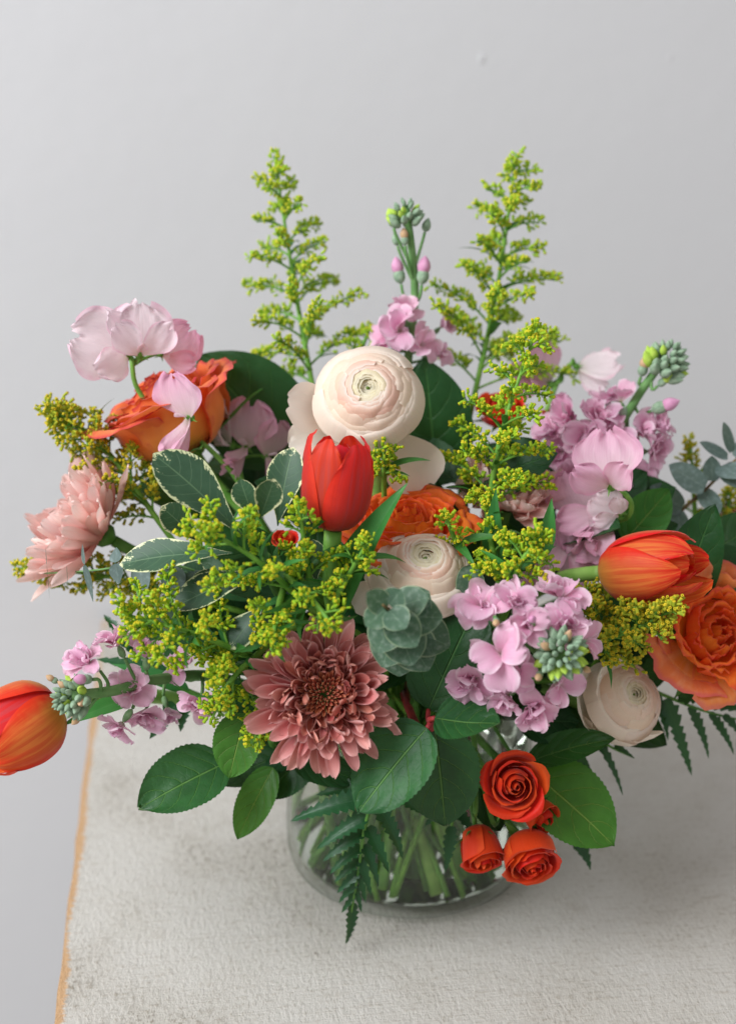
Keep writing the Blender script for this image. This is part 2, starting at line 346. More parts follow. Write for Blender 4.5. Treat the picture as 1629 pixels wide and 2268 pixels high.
# ------------------------------------------------------------------ setting: wall and tabletop
def wall_mat():
    s = NT('painted_plaster'); g = s.coord()
    n1 = s.noise(g, 2.2, 3); n2 = s.noise(g, 55, 4, 0.6); n3 = s.noise(g, 9, 3)
    c = s.mix(s.smooth(n1, 0.2, 0.8), (0.595, 0.595, 0.612, 1), (0.625, 0.625, 0.638, 1))
    h = s.math('ADD', s.math('MULTIPLY', n2, 0.5), s.math('MULTIPLY', n3, 1.0))
    return s.finish(c, 0.6, 0.3, 0, None, h, 0.22, 0.003)
def table_mat():
    s = NT('worn_white_paint'); g = s.coord()
    x = s.n('ShaderNodeSeparateXYZ'); s.L(g, x.inputs[0])
    fine = s.noise(g, 420, 5, 0.7, 1, 0.6, 1); grain = s.noise(g, 120, 4, 0.65, 2.2, 0.7, 1); weave = s.noise(g, 130, 4, 0.65, 0.35, 4.5, 1)
    blot = s.noise(g, 9, 5, 0.6, 1.0, 0.8, 1); blot2 = s.noise(g, 28, 4, 0.65); speck = s.noise(g, 75, 3, 0.5)
    c = s.mix(s.smooth(blot, 0.35, 0.7), (0.56, 0.538, 0.50, 1), (0.50, 0.472, 0.425, 1))
    side = s.math('MULTIPLY_ADD', s.smooth(s.math('ADD', x.outputs[0], s.math('MULTIPLY', blot2, 0.2)), 0.12, 0.42), -0.5, 0.7)
    wear = s.math('MULTIPLY', s.smooth(blot, 0.46, 0.66), s.smooth(s.math('ADD', s.math('MULTIPLY', fine, 0.6), s.math('MULTIPLY', grain, 0.4)), 0.48, 0.60))
    c = s.mix(s.math('MULTIPLY', wear, side), c, (0.16, 0.13, 0.095, 1))
    c = s.mix(s.math('MULTIPLY', s.smooth(s.math('ADD', s.math('MULTIPLY', fine, 0.5), s.math('MULTIPLY', weave, 0.5)), 0.49, 0.66), 0.50), c, (0.30, 0.25, 0.185, 1))
    c = s.mix(s.math('MULTIPLY', s.smooth(blot2, 0.58, 0.76), 0.28), c, (0.27, 0.22, 0.165, 1))
    c = s.mix(s.math('MULTIPLY', s.smooth(speck, 0.735, 0.77), 0.75), c, (0.10, 0.07, 0.055, 1))
    # bare wood where the paint has rubbed off along the left edge (object x = 0 is that edge)
    ed = s.math('ADD', x.outputs[0], s.math('MULTIPLY_ADD', s.noise(g, 220, 4, 0.75, 0.5, 2.0, 1), 0.013, -0.0065))
    ed = s.math('ADD', ed, s.math('MULTIPLY_ADD', s.noise(g, 8, 2, 0.5, 0.1, 1, 1), 0.018, -0.009))
    wood = s.mix(grain, (0.60, 0.39, 0.22, 1), (0.48, 0.28, 0.14, 1))
    c = s.mix(s.math('SUBTRACT', 1.0, s.smooth(ed, 0.0025, 0.0055)), c, wood)
    h = s.math('ADD', s.math('MULTIPLY', fine, 0.8), s.math('ADD', s.math('MULTIPLY', grain, 0.6), s.math('ADD', s.math('MULTIPLY', weave, 0.4), s.math('MULTIPLY', blot2, 0.6))))
    return s.finish(c, 0.62, 0.3, 0, None, h, 0.8, 0.0018)
YAW = math.radians(7.0)
def yawm(p): return Matrix.Translation(p) @ Matrix.Rotation(YAW, 4, 'Z')
def box_mesh(name, x0, x1, y0, y1, z0, z1, mat, nx=1, ny=1, bev=0.002, wob=0):
    import bmesh
    bm = bmesh.new(); bmesh.ops.create_cube(bm, size=1)
    for v in bm.verts: v.co = Vector((x0 + (v.co.x + .5) * (x1 - x0), y0 + (v.co.y + .5) * (y1 - y0), z0 + (v.co.z + .5) * (z1 - z0)))
    if wob:
        es = [e for e in bm.edges if abs(e.verts[0].co.y - e.verts[1].co.y) > 0.1]
        bmesh.ops.subdivide_edges(bm, edges=es, cuts=40)
        r = random.Random(3)
        for v in bm.verts:
            if v.co.x < x0 + 1e-4: v.co.x += wob * (r.random() - .5)
    if bev: bmesh.ops.bevel(bm, geom=[e for e in bm.edges], offset=bev, segments=2, affect='EDGES')
    me = bpy.data.meshes.new(name); bm.to_mesh(me); bm.free(); me.materials.append(mat); return me
corner = Vector((-0.2535, 0.343, 0.0))
# tabletop: object origin at its far left corner, -Y runs towards the viewer
tab = obj('tabletop', box_mesh('tabletop', 0, 1.1, -0.85, 0, -0.034, 0, table_mat(), bev=0.0, wob=0.0012), None, yawm(corner), 'structure')
wm = wall_mat()
wl = obj('wall', box_mesh('wall', -1.6, 2.4, 0.012, 0.12, -1.1, 2.0, wm, bev=0), None, yawm(corner), 'structure')
# two small plaster drips on the wall
for (px, py, rr) in ((1066, 130, 0.0030), (1482, 128, 0.0020)):
    d = ray(px, py); nrm = Vector((-math.sin(YAW), math.cos(YAW), 0)); o0 = corner + nrm * 0.012
    t = (o0 - CAM).dot(nrm) / d.dot(nrm); p = CAM + d * t
    me = lathe('paint_bump', [(1.0, 0), (0.9, 0.25), (0.6, 0.45), (0.25, 0.55), (0.02, 0.57)], wm, 14)
    o = obj('paint_bump', me, wl, frame(p, -nrm, (0, 0, 1)) @ Matrix.Diagonal((rr, rr * 1.4, rr * 0.35, 1)))

# ------------------------------------------------------------------ vase
def clear_mat(name, refl, face, edge, blend, gloss=1.0):
    """clear thin-walled glass or water: see-through, tinted where one looks along the wall, with a Fresnel reflection"""
    s = NT(name)
    lw = s.n('ShaderNodeLayerWeight'); lw.inputs['Blend'].default_value = 0.5
    fc = lw.outputs['Facing']
    t = s.n('ShaderNodeBsdfTransparent'); s.L(s.mix(s.math('POWER', fc, blend), face, edge), t.inputs[0])
    g = s.n('ShaderNodeBsdfGlossy'); g.inputs['Roughness'].default_value = 0.02
    mx = s.n('ShaderNodeMixShader'); s.L(s.math('MULTIPLY_ADD', s.math('POWER', fc, 5.0), 0.7 * gloss, refl * gloss), mx.inputs[0])
    s.L(t.outputs[0], mx.inputs[1]); s.L(g.outputs[0], mx.inputs[2]); s.L(mx.outputs[0], s.out.inputs[0])
    return s.m
def refr_mat(name, ior, c):
    s = NT(name); b = s.n('ShaderNodeBsdfPrincipled')
    b.inputs['Base Color'].default_value = c; b.inputs['Roughness'].default_value = 0.0
    b.inputs['IOR'].default_value = ior; b.inputs['Transmission Weight'].default_value = 1.0
    s.L(b.outputs[0], s.out.inputs[0]); return s.m
def glass_mat(): return clear_mat('clear_glass', 0.035, (0.985, 0.992, 0.985, 1), (0.45, 0.51, 0.44, 1), 4.5, 0.8)
def water_mat(): return refr_mat('water', 1.33, (0.965, 0.99, 0.915, 1))
vase = thing('glass_vase', 'clear round glass vase of stems and water under the bouquet', 'vase', Vector((0, 0, 0)))
VR = 0.0765
prof_out = [(0.0005, 0.002), (0.045, 0.0012), (0.062, 0.0004), (0.069, 0.002), (0.0742, 0.0065), (VR, 0.014), (VR, 0.03), (0.0755, 0.06), (0.0735, 0.09), (0.0715, 0.115), (0.0712, 0.1232)]
prof_in = [(0.0700, 0.1245), (0.0688, 0.1232), (0.0690, 0.115), (0.0708, 0.09), (0.0727, 0.06), (0.0735, 0.03), (0.0732, 0.018), (0.0700, 0.0115), (0.060, 0.0088), (0.03, 0.0082), (0.0005, 0.008)]
obj('glass_body', lathe('glass_body', prof_out + prof_in, glass_mat(), 96), vase)
prof_w = [(0.0005, 0.0078), (0.03, 0.0080), (0.0602, 0.0085), (0.0703, 0.0112), (0.0736, 0.018), (0.0739, 0.03), (0.0731, 0.06), (0.0713, 0.089), (0.0706, 0.0995), (0.0698, 0.0985), (0.03, 0.098), (0.0005, 0.098)]
obj('water', lathe('water', prof_w, water_mat(), 96), vase)

# ------------------------------------------------------------------ stems into the vase
feet = []
def foot_for(p):
    """where a stem that comes from p ends in the vase: on the far side, on the bottom"""
    a = rnd.uniform(0, 2 * PI); r = 0.062 * math.sqrt(rnd.random())
    if rnd.random() < 0.6: a = -abs(a % PI)          # more of them lean towards the front of the vase
    return Vector((r * math.cos(a), r * math.sin(a), 0.0105 + rnd.uniform(0, 0.004)))
def neck_for(p):
    a = math.atan2(p.y, p.x) + rnd.uniform(-0.3, 0.3); r = min(0.055, 0.25 * math.hypot(p.x, p.y) + rnd.uniform(0, 0.02))
    return Vector((r * math.cos(a), r * math.sin(a), 0.128))
def stem_to(p, back, foot, n=26, ln=None):
    """path from p, leaving along direction back, to the vase neck and down to the foot"""
    nk = neck_for(p); dist = (p - nk).length
    k = ln if ln else dist * 0.45
    b0, b1, b3 = p, p + Vector(back).normalized() * k, nk
    dn = (nk - foot).normalized(); b2 = nk + dn * dist * 0.35
    out = []
    for i in range(n):
        t = i / (n - 1); out.append(b0 * (1 - t) ** 3 + b1 * 3 * t * (1 - t) ** 2 + b2 * 3 * t * t * (1 - t) + b3 * t ** 3)
    for i in range(1, 7): out.append(nk.lerp(foot, i / 6))
    return out

# ------------------------------------------------------------------ petals and leaves
def vnoise(seed, n=6):
    r = random.Random(seed); ph = [(r.uniform(0, 6.28), r.uniform(-1, 1)) for _ in range(n)]
    return lambda x, k0=1.0: sum(a * math.sin(k0 * (i + 1) * x + p) / (i + 1) ** 0.7 for i, (p, a) in enumerate(ph)) / 1.6

def rev_petal(name, prof, half, mat, nu=11, nv=12, tip=0.2, tipp=2.5, spiral=0.05, ruff=0.0, seed=0, rk=3.0, lip=0.0, wfun=None, zwave=0.0, crease=0.0, tuck=0.0):
    """a petal lying on a surface of revolution about Z; prof: (r, z) points from base to rim; Y is its middle"""
    f = vnoise(seed); g = vnoise(seed + 991)
    pr = spline(prof, 40); tt = np.linspace(0, 1, 40)
    V, UV = [], []
    for j in range(nv):
        v = j / (nv - 1); v = v ** 0.85
        for i in range(nu):
            u = -1 + 2 * i / (nu - 1)
            vm = 1 - tip * abs(u) ** tipp + zwave * v * f(u * 2.2, 1.3)
            vv = min(max(v * vm, 0), 1)
            r = np.interp(vv, tt, pr[:, 0]); z = np.interp(vv, tt, pr[:, 1])
            wv = wfun(v) if wfun else 1.0
            a = u * half * wv
            e = v ** rk
            r = r * (1 + spiral * u) + ruff * e * f(u * 3 + v * 1.2) + lip * e * (0.4 + 0.6 * abs(u))
            r *= 1 - tuck * abs(u) ** 2.5
            r -= crease * v * math.exp(-(u / 0.12) ** 2)
            z += ruff * 0.6 * e * g(u * 3)
            V.append((r * math.sin(a), r * math.cos(a), z)); UV.append((u * .5 + .5, v))
    return mesh_np(name, V, grid_faces(nu, nv), UV, mat)

def strip_petal(name, L, W, mat, wf, bend, cup=0.6, nu=7, nv=11, ruff=0.0, seed=0, twist=0.0, fold=0.0, rk=2.0, notch=0.0, kk=2.6, lift=0.0, tipden=1.45, pil=0.0, pn=5, psl=0.7, frill=0.0, ff=3.0, serr=0.0):
    """a petal that grows from the origin along +Y and lies in XY, Z is its inner face; bend(v): angle of the midline above XY"""
    f = vnoise(seed); g = vnoise(seed + 77)
    h_ = vnoise(seed + 313, 5)
    y = z = 0.0; V, UV = [], []; v0 = 0.0
    for j in range(nv):
        v = 1 - (1 - j / (nv - 1)) ** tipden; a = bend(v); dl = L * (v - v0); v0 = v
        if j: y += dl * math.cos(a); z += dl * math.sin(a)
        ny, nz = -math.sin(a), math.cos(a)
        wv = W * 0.5 * wf(v) * (1 - serr * (j % 2))
        for i in range(nu):
            u = -1 + 2 * i / (nu - 1); c = max(cup, 1e-3)
            x = wv * math.sin(u * c) / c; d = wv * (1 - math.cos(u * c)) / c
            d += fold * wv * abs(u) + ruff * (abs(u) ** 1.2 * 0.7 + 0.3) * v ** rk * f(u * kk + v * 2.0) * 1.0
            if frill:
                th = math.atan2(u, v - 0.35); e = max(abs(u) * min(1, v * 2.2), v) ** 4; d += frill * e * h_(th * ff)
            if pil: d += pil * W * (abs(math.sin(PI * (pn * (v - psl * 0.5 * abs(u) ** 1.4) ))) ** 0.7 - 0.6) * (1 - abs(u) ** 3) * min(1, 4 * abs(u)) * min(1, 6 * v * (1 - v))
            sl = -notch * L * math.exp(-(u / 0.25) ** 2) * v ** 6 + lift * abs(u) * L * v * (1 - v)
            sl += ruff * 0.5 * v ** rk * g(u * kk * 1.4)
            tw = twist * v; xx = x * math.cos(tw) - d * math.sin(tw); dd = x * math.sin(tw) + d * math.cos(tw)
            V.append((xx, y + ny * dd + math.cos(a) * sl, z + nz * dd + math.sin(a) * sl)); UV.append((u * .5 + .5, v))
    return mesh_np(name, V, grid_faces(nu, nv), UV, mat)

def w_ovate(v):
    if v < 0.40: return max(0.03, math.sqrt(max(0, 1 - (1 - v / 0.40) ** 2)) ** 0.9)
    t = (v - 0.40) / 0.60
    return max(0.010, 0.92 * (1 - t ** 2.4) ** 0.9 + 0.08 * (1 - t) ** 0.6)
def w_obov(v): return max(0.03, math.sin(PI * v ** 1.45) ** 0.62 * (0.45 + 0.55 * min(1, v * 1.6)))
def w_lance(v): return max(0.02, math.sin(PI * v ** 0.62) ** 0.9)
def w_round(v): return max(0.03, math.sqrt(max(0, 1 - (2 * v - 1) ** 2)) ** 0.85)
def w_spat(v): return max(0.05, (0.42 + 0.58 * math.sin(PI * 0.5 * min(1, v / 0.7)) ** 1.3) * (1 if v < 0.72 else math.sqrt(max(0.0, 1 - ((v - 0.72) / 0.285) ** 2))))
def w_fan(v): return max(0.08, (0.16 + 0.84 * math.sin(PI * 0.5 * min(1, v / 0.72)) ** 1.5) * (1 if v < 0.72 else math.sqrt(max(0.05, 1 - ((v - 0.72) / 0.31) ** 2))))
def w_pinna(v, k=11):
    env = (1 - v) ** 0.8 * min(1, 0.35 + v * 6) + 0.03
    saw = (v * k) % 1.0
    return env * (0.52 + 0.62 * (1 - saw) ** 0.8 if v < 0.97 else 0.5)

def leaf(name, parent, a, b, wpx, mat, wf=w_ovate, n=None, arch=0.15, fold=0.12, ruff=0.03, seed=None, nu=9, nv=15, cup=0.25, twist=0.0, pil=0.0, serr=0.0):
    """a leaf from point a to point b; wpx its width in grid px; n the way its upper face looks"""
    seed = rnd.randint(0, 10 ** 6) if seed is None else seed
    d = b - a; L = d.length; W = S(wpx, (a + b) / 2)
    nn = Vector(n) if n is not None else sd(0.0, 0.45, 1.0)
    me = strip_petal(name, L * (1 + 0.35 * arch * arch), W, mat, wf, lambda v: arch * (1 - 2 * v) * 1.0, cup, nu, nv, ruff * W, seed, twist, fold, 1.0, pil=pil, serr=serr, tipden=1.0 if wf is not w_ovate else 1.25)
    return obj(name, me, parent, frame_y(a, d, nn))
def frame_y(p, ydir, zhint):
    y = Vector(ydir).normalized(); z = Vector(zhint); z = z - y * z.dot(y)
    if z.length < 1e-4: z = y.orthogonal()
    z.normalize(); x = y.cross(z)
    return Matrix(((x.x, y.x, z.x, p.x), (x.y, y.y, z.y, p.y), (x.z, y.z, z.z, p.z), (0, 0, 0, 1)))
def ovoid(name, L, R, mat, sides=8, rings=6, pw=0.85, seed=None):
    pr = []
    for j in range(rings + 1):
        v = j / rings; pr.append((max(0.02 * R, R * math.sin(PI * v ** pw) ** 0.8), L * v))
    return lathe(name, pr, mat, sides)

# ------------------------------------------------------------------ flowers
RZ = lambda a: Matrix.Rotation(a, 4, 'Z')
RX = lambda a: Matrix.Rotation(a, 4, 'X')

def ranunculus(parent, m, R, seed=1, layers=15, open_=1.0, outer='ran_out', green=0.30, white=False):
    """m: frame whose Z is the way the flower faces; R its radius"""
    r = random.Random(seed)
    for k in range(layers):
        t = k / (layers - 1)
        B = R * (0.26 + 0.74 * t ** 0.85); rim = R * (0.03 + (0.66 * t if t < 0.8 else 0.528 + 1.0 * (t - 0.8))) * open_ * r.uniform(0.97, 1.03)
        H = R * (0.36 + 0.13 * math.sin(PI * min(1, t * 1.15 + 0.02)) - 0.20 * t ** 2.5)
        zb = -R * 0.62
        prof = [(0.05 * R, zb), (B * 0.62, zb + 0.10 * R), (B * 0.97, zb + 0.42 * R), (max(B * 0.99, rim), H - 0.30 * R), (rim + (B - rim) * 0.30 + 0.02 * R, H - 0.035 * R), (rim, H)]
        mat = M['ran_in'] if t < green else ((M['ran_w'] if white else M['ran']) if t < 0.62 else (M['ran_w'] if t < 0.9 else M[outer]))
        cnt = 3 if t < 0.2 else (4 if t < 0.5 else 5)
        half = PI / cnt * 1.42
        mes = [rev_petal('petal', prof, half, mat, 15, 14, tip=0.05 + 0.06 * t, tipp=3, spiral=0.10 - 0.05 * t, ruff=R * (0.016 + 0.03 * t), seed=seed * 100 + k * 3 + q, rk=3, zwave=0.02, tuck=0.07) for q in range(2)]
        a0 = k * 2.399 + r.uniform(-0.3, 0.3)
        for i in range(cnt):
            jit = RX(r.uniform(-0.04, 0.03) * (0.4 + t))
            obj('petal', mes[i % 2], parent, m @ RZ(a0 + 2 * PI * i / cnt + r.uniform(-0.12, 0.12)) @ jit @ Matrix.Diagonal((1, 1, 1 + r.uniform(-0.05, 0.05), 1)))
    e = ovoid('flower_eye', R * 0.62, R * 0.17, M['ran_eye'], 10, 5)
    obj('flower_eye', e, parent, m @ Matrix.Translation((0, 0, -R * 0.22)))

def rose(parent, m, R, mats, seed=1, layers=(2, 3, 3, 4, 5, 5), ruff=0.02, openness=1.0, height=1.0, lip=0.12, point=0.28, sep=None, flare=0.0, tight=0.10):
    r = random.Random(seed); n = len(layers)
    for k, cnt in enumerate(layers):
        t = k / (n - 1)
        B = R * (tight + 0.10 + (0.90 - tight) * t ** 0.95)
        H = R * height * (0.62 - 0.10 * t - 0.30 * t * t * openness)
        rim = B * (0.55 + 0.45 * t) * (1 + 0.22 * t * openness + flare * t)
        zb = -R * 0.85 * height
        prof = [(0.06 * R, zb), (B * 0.66, zb + 0.16 * R), (B * 0.93, zb + 0.52 * R * height), (B * (0.92 + 0.06 * t), H - 0.34 * R), (rim * 0.97, H - 0.05 * R), (rim * (1 + lip * t), H + R * (0.03 - 0.13 * t * openness))]
        half = PI / cnt * (1.55 if k else 1.75)
        mat = mats[min(k * len(mats) // n, len(mats) - 1)]
        for i in range(cnt):
            me = rev_petal('petal', prof, half, mat, 15, 14, tip=point * r.uniform(0.5, 1.2), tipp=1.9, spiral=0.20 - 0.10 * t, ruff=R * ruff * (0.5 + t), seed=seed * 131 + k * 17 + i, rk=3, zwave=ruff * 0.8, crease=0)
            obj('petal', me, parent, m @ RZ(k * 2.1 + 2 * PI * i / cnt + r.uniform(-0.2, 0.2)) @ RX(r.uniform(-0.14, 0.06) * t) @ Matrix.Rotation(r.uniform(-0.10, 0.10) * (0.3 + t), 4, 'Y') @ Matrix.Scale(r.uniform(0.93, 1.05), 4))
    if sep is not None:
        sepals(parent, m, R * 0.9, -R * 0.80 * height, sep, R * 1.3, seed)

def sepals(parent, m, R, z, out, L, seed=0, mat='sepal', cnt=5):
    """green sepals below a bloom, out = 0 hugging the bloom .. 1 spread flat"""
    r = random.Random(seed + 5)
    for i in range(cnt):
        o = out * r.uniform(0.7, 1.3)
        me = strip_petal('sepal', L * r.uniform(0.85, 1.1), R * 0.42, M[mat], lambda v: max(0.04, (1 - v) ** 0.7 * (0.75 + 0.6 * math.sin(PI * v))), lambda v: (1 - o) * (0.05 + 1.35 * min(1, v * 1.7)) - o * 0.9 * v, 0.5, 5, 9, 0.05 * R, seed + i)
        obj('sepal', me, parent, m @ Matrix.Translation((0, 0, z)) @ RZ(2 * PI * i / cnt + r.uniform(-0.2, 0.2)) @ Matrix.Translation((0, R * 0.22, 0)))
    obj('hip', ovoid('hip', R * 0.34, R * 0.24, M['calyx'], 10, 6), parent, m @ Matrix.Translation((0, 0, z - R * 0.22)))

def tulip(parent, m, R, H, mat, seed=1, openness=0.0, inner=True, mats_in=None):
    """m: frame at the bottom of the bloom, Z along the bloom"""
    r = random.Random(seed)
    for ring in (0, 1):
        q = 0.90 if ring == 0 else 1.0
        for i in range(3):
            o = openness * r.uniform(0.3, 1.4) + (0.14 if ring else 0)
            hh = H * r.uniform(0.88, 1.03)
            prof = [(0.05 * R, 0), (0.52 * R * q, 0.05 * hh), (0.88 * R * q, 0.22 * hh), (1.0 * R * q, 0.45 * hh), (0.95 * R * q + o * 0.06 * R, 0.68 * hh), (0.78 * R * q + o * 0.22 * R, 0.88 * hh), (0.50 * R * q + o * 0.34 * R, 1.0 * hh)]
            me = rev_petal('petal', prof, math.radians(57 if ring else 60), mat if ring or not mats_in else mats_in, 17, 18, tip=0.24, tipp=2.2, spiral=0.03, ruff=R * 0.07, seed=seed * 10 + ring * 3 + i, rk=2.0, crease=R * 0.05,
                           wfun=lambda v: 0.55 + 0.45 * math.sin(PI * min(1, 0.15 + v * 0.9)) ** 0.7)
            obj('petal', me, parent, m @ RZ(2 * PI * i / 3 + ring * PI / 3 + 0.3) @ RX(r.uniform(-0.05, 0.02)))
    if inner:
        for i in range(3):
            a = 2 * PI * i / 3
            obj('inner_petal', rev_petal('inner_petal', [(0.03 * R, 0), (0.4 * R, 0.15 * H), (0.55 * R, 0.5 * H), (0.42 * R, 0.8 * H), (0.2 * R, 0.9 * H)], math.radians(70), mats_in or mat, 11, 10, tip=0.25, spiral=0.1, ruff=R * 0.08, seed=seed + 50 + i), parent, m @ RZ(a + 0.9))

def chrysanthemum(parent, m, R, mats, seed=1, N=190, cupness=0.0, dome=0.16, fat=1.0, twisty=0.35, core=0.34):
    """mats: inner, middle, outer; core: share of the radius taken by the tight heart"""
    r = random.Random(seed); lev = 18; cache = {}
    for i in range(N):
        t = (i + 0.5) / N; q = int(t * lev); var = r.randint(0, 3)
        if (q, var) not in cache:
            tq = (q + 0.5) / lev; rr = random.Random(seed * 77 + q * 5 + var)
            if tq < core:
                c = tq / core
                L = R * (0.10 + 0.15 * c); W = R * (0.060 + 0.040 * c) * fat
                el = 1.30 - 0.50 * c; inc = 0.35; dr = 0.0; cu = 1.9
            else:
                c = (tq - core) / (1 - core)
                L = R * (0.30 + 0.68 * c ** 0.9) * rr.uniform(0.84, 1.08); W = R * (0.135 + 0.145 * c ** 0.8) * fat * rr.uniform(0.85, 1.15)
                el = math.radians(56 * (1 - c) ** 0.75 + 38 * cupness + 3); inc = 0.55 * (1 - c) + 0.36 + rr.uniform(-0.55, 0.75); dr = -0.30 * c * (1 - cupness); cu = rr.uniform(0.8, 1.35)
            mat = mats[0] if tq < core + 0.03 else (mats[1] if tq < core + 0.28 else mats[2])
            cache[(q, var)] = strip_petal('petal', L, W, mat, w_spat, lambda v, el=el, inc=inc, dr=dr: el * 0.6 + dr + inc * v ** 1.5 * 0.9 + el * 0.3 * v, cu, 7, 11, W * 0.16, seed + q * 7 + var, rr.uniform(-twisty, twisty), 0.0, 1.6, rr.choice((0, 0, 0.05)), tipden=1.9)
        k = 0.12 if t < core else 1.0
        a = i * 2.39996 + r.uniform(-0.22, 0.22) * k
        rb = R * 0.36 * math.sqrt(t) if t < core + 0.1 else R * 0.26; zb = R * dome * (1 - t) - R * 0.02
        obj('petal', cache[(q, var)], parent, m @ RZ(a) @ Matrix.Translation((0, rb, zb)) @ RX(r.uniform(-0.32, 0.32) * k) @ Matrix.Rotation(r.uniform(-0.6, 0.6) * k, 4, 'Y') @ Matrix.Scale(1 + r.uniform(-0.13, 0.10) * k, 4))
    # green cup of bracts underneath
    obj('calyx', lathe('calyx', [(0.03 * R, -0.22 * R), (0.08 * R, -0.18 * R), (0.15 * R, -0.11 * R), (0.16 * R, -0.04 * R), (0.10 * R, 0.0)], M['stem_dk'], 14), parent, m)

def stock_floret(parent, m, R, seed=1, double=True, mat='stock'):
    """open floret facing Z; m sits at its throat"""
    r = random.Random(seed); cnt = 4 if r.random() < 0.6 else 5
    cal = obj('calyx', ovoid('calyx', R * 0.75, R * 0.17, M['calyx_grey'], 8, 5), parent, m @ Matrix.Translation((0, 0, -R * 0.72)))
    fl = parent
    cnt = r.choice((4, 5, 6))
    for i in range(cnt):
        e = r.uniform(-0.15, 0.75); k = r.uniform(-1.1, 0.5)
        me = strip_petal('petal', R * r.uniform(0.85, 1.2), R * r.uniform(0.8, 1.25), M[mat], w_fan, lambda v, e=e, k=k: 1.1 * (1 - v) ** 2 + e + k * v * v, r.uniform(0.2, 0.9), 11, 11, R * 0.15, seed * 31 + i, r.uniform(-0.6, 0.6), 0.0, 1.4, r.choice((0, 0.06, 0.1)), 2.2, frill=R * 0.12, ff=4.5)
        obj('petal', me, fl, m @ RZ(2 * PI * i / cnt + r.uniform(-0.4, 0.4)) @ RX(r.uniform(-0.25, 0.35)) @ Matrix.Rotation(r.uniform(-0.35, 0.35), 4, 'Y'))
    if double:
        for i in range(r.randint(4, 7)):
            e = r.uniform(0.6, 1.35)
            me = strip_petal('petal', R * r.uniform(0.5, 0.85), R * r.uniform(0.5, 0.85), M[mat], w_fan, lambda v, e=e: e + 0.9 * v * (1 - v) + r.uniform(-0.02, 0.02), r.uniform(0.6, 1.4), 9, 9, R * 0.16, seed * 37 + i, r.uniform(-0.9, 0.9), 0.0, 1.4, frill=R * 0.10, ff=4.0)
            obj('petal', me, fl, m @ RZ(r.uniform(0, 6.28)) @ Matrix.Translation((0, R * r.uniform(0.0, 0.12), 0)) @ RX(r.uniform(-0.3, 0.35)))

BUDC = {}
def bud_mesh(kind, L, R, pw=0.8):
    k = (kind, round(L, 4), round(R, 4))
    if k not in BUDC: BUDC[k] = ovoid('bud', L, R, M[kind], 9, 6, pw)
    return BUDC[k]
def bud_cluster(parent, m, R, n=24, seed=1):
    """the green bud head of a stock, Z along the stem"""
    r = random.Random(seed); n = int(n * 1.5)
    for i in range(n):
        t = (i + 0.5) / n; a = i * 2.39996 + r.uniform(-.2, .2); th = 1.75 * math.sqrt(t)
        d = Vector((math.sin(th) * math.cos(a), math.sin(th) * math.sin(a), math.cos(th)))
        p = Vector((d.x * R * 0.60, d.y * R * 0.60, d.z * R * 0.55 - t * R * 0.55))
        kind = 'bud' if r.random() < 0.72 else ('bud_y' if r.random() < 0.7 else 'bud_t')
        if t < 0.3: kind = 'bud'
        sz = R * (0.24 + 0.30 * t)
        dd = (d + Vector((0, 0, 0.8 * t))).normalized()
        mm = m @ Matrix.Translation(p - dd * sz * 0.5) @ dd.to_track_quat('Z', 'Y').to_matrix().to_4x4()
        obj('bud', bud_mesh(kind, round(sz * 1.6, 4), round(sz * 0.42, 4)), parent, mm)

def sweet_pea(parent, p, fwd, up, s, mat, seed=1, spread=0.5, ruff=0.19, cal=True, wingf=1.0, hang=0.0):
    """one bloom: a big upright standard, two wings and a keel; p its calyx, s the height of its standard"""
    r = random.Random(seed); m = frame(p, fwd, up)
    fl = parent
    me = strip_petal('standard_petal', s * 1.05, s * 1.36, M[mat], lambda v: max(0.10, (0.12 + 0.88 * math.sin(PI * 0.5 * min(1, v / 0.55)) ** 1.1) * (1 if v < 0.55 else math.sqrt(max(0.10, 1 - ((v - 0.55) / 0.48) ** 2)))),
                     lambda v: 0.55 - spread * 1.6 * v, 0.30, 27, 18, s * ruff * 1.25, seed, 0.0, -0.10, 1.6, 0.10, 3.0, frill=s * 0.10, ff=5.0)
    obj('standard_petal', me, fl, m)
    for sx in (-1, 1):
        me = strip_petal('wing_petal', s * (0.9 + 0.12 * hang) * wingf, s * 0.66 * wingf, M[mat], w_fan, lambda v: 1.25 - 0.8 * v, 0.55, 13, 12, s * ruff * 1.1, seed + 3 + sx, sx * 0.45, 0.0, 1.6, 0.0, 2.0, frill=s * 0.08, ff=4.0)
        obj('wing_petal', me, fl, m @ Matrix.Rotation(sx * 0.5, 4, 'Y') @ RZ(-sx * 0.45) @ RX(0.15 + hang))
    me = strip_petal('keel_petal', s * 0.45, s * 0.30, M['pea_pale'], w_obov, lambda v: 0.9 + 0.6 * v, 1.2, 7, 8, 0, seed)
    obj('keel_petal', me, fl, m)
    if cal:
        c = obj('calyx', ovoid('calyx', s * 0.26, s * 0.085, M['calyx'], 9, 6, 0.7), fl, frame(p - Vector(fwd).normalized() * s * 0.16 - Vector(up).normalized() * s * 0.04, (Vector(fwd) + Vector(up) * 0.3)))
        sepals_thin(fl, m, s * 0.22, seed)
def sepals_thin(parent, m, L, seed):
    for i in range(5):
        me = strip_petal('sepal', L, L * 0.36, M['calyx'], lambda v: max(0.03, (1 - v) ** 0.9), lambda v: 0.5 - 0.9 * v, 0.4, 3, 6, 0, seed + i)
        obj('sepal', me, parent, m @ Matrix.Translation((0, 0, -L * 0.25)) @ RZ(i * 1.2566 + 0.4))

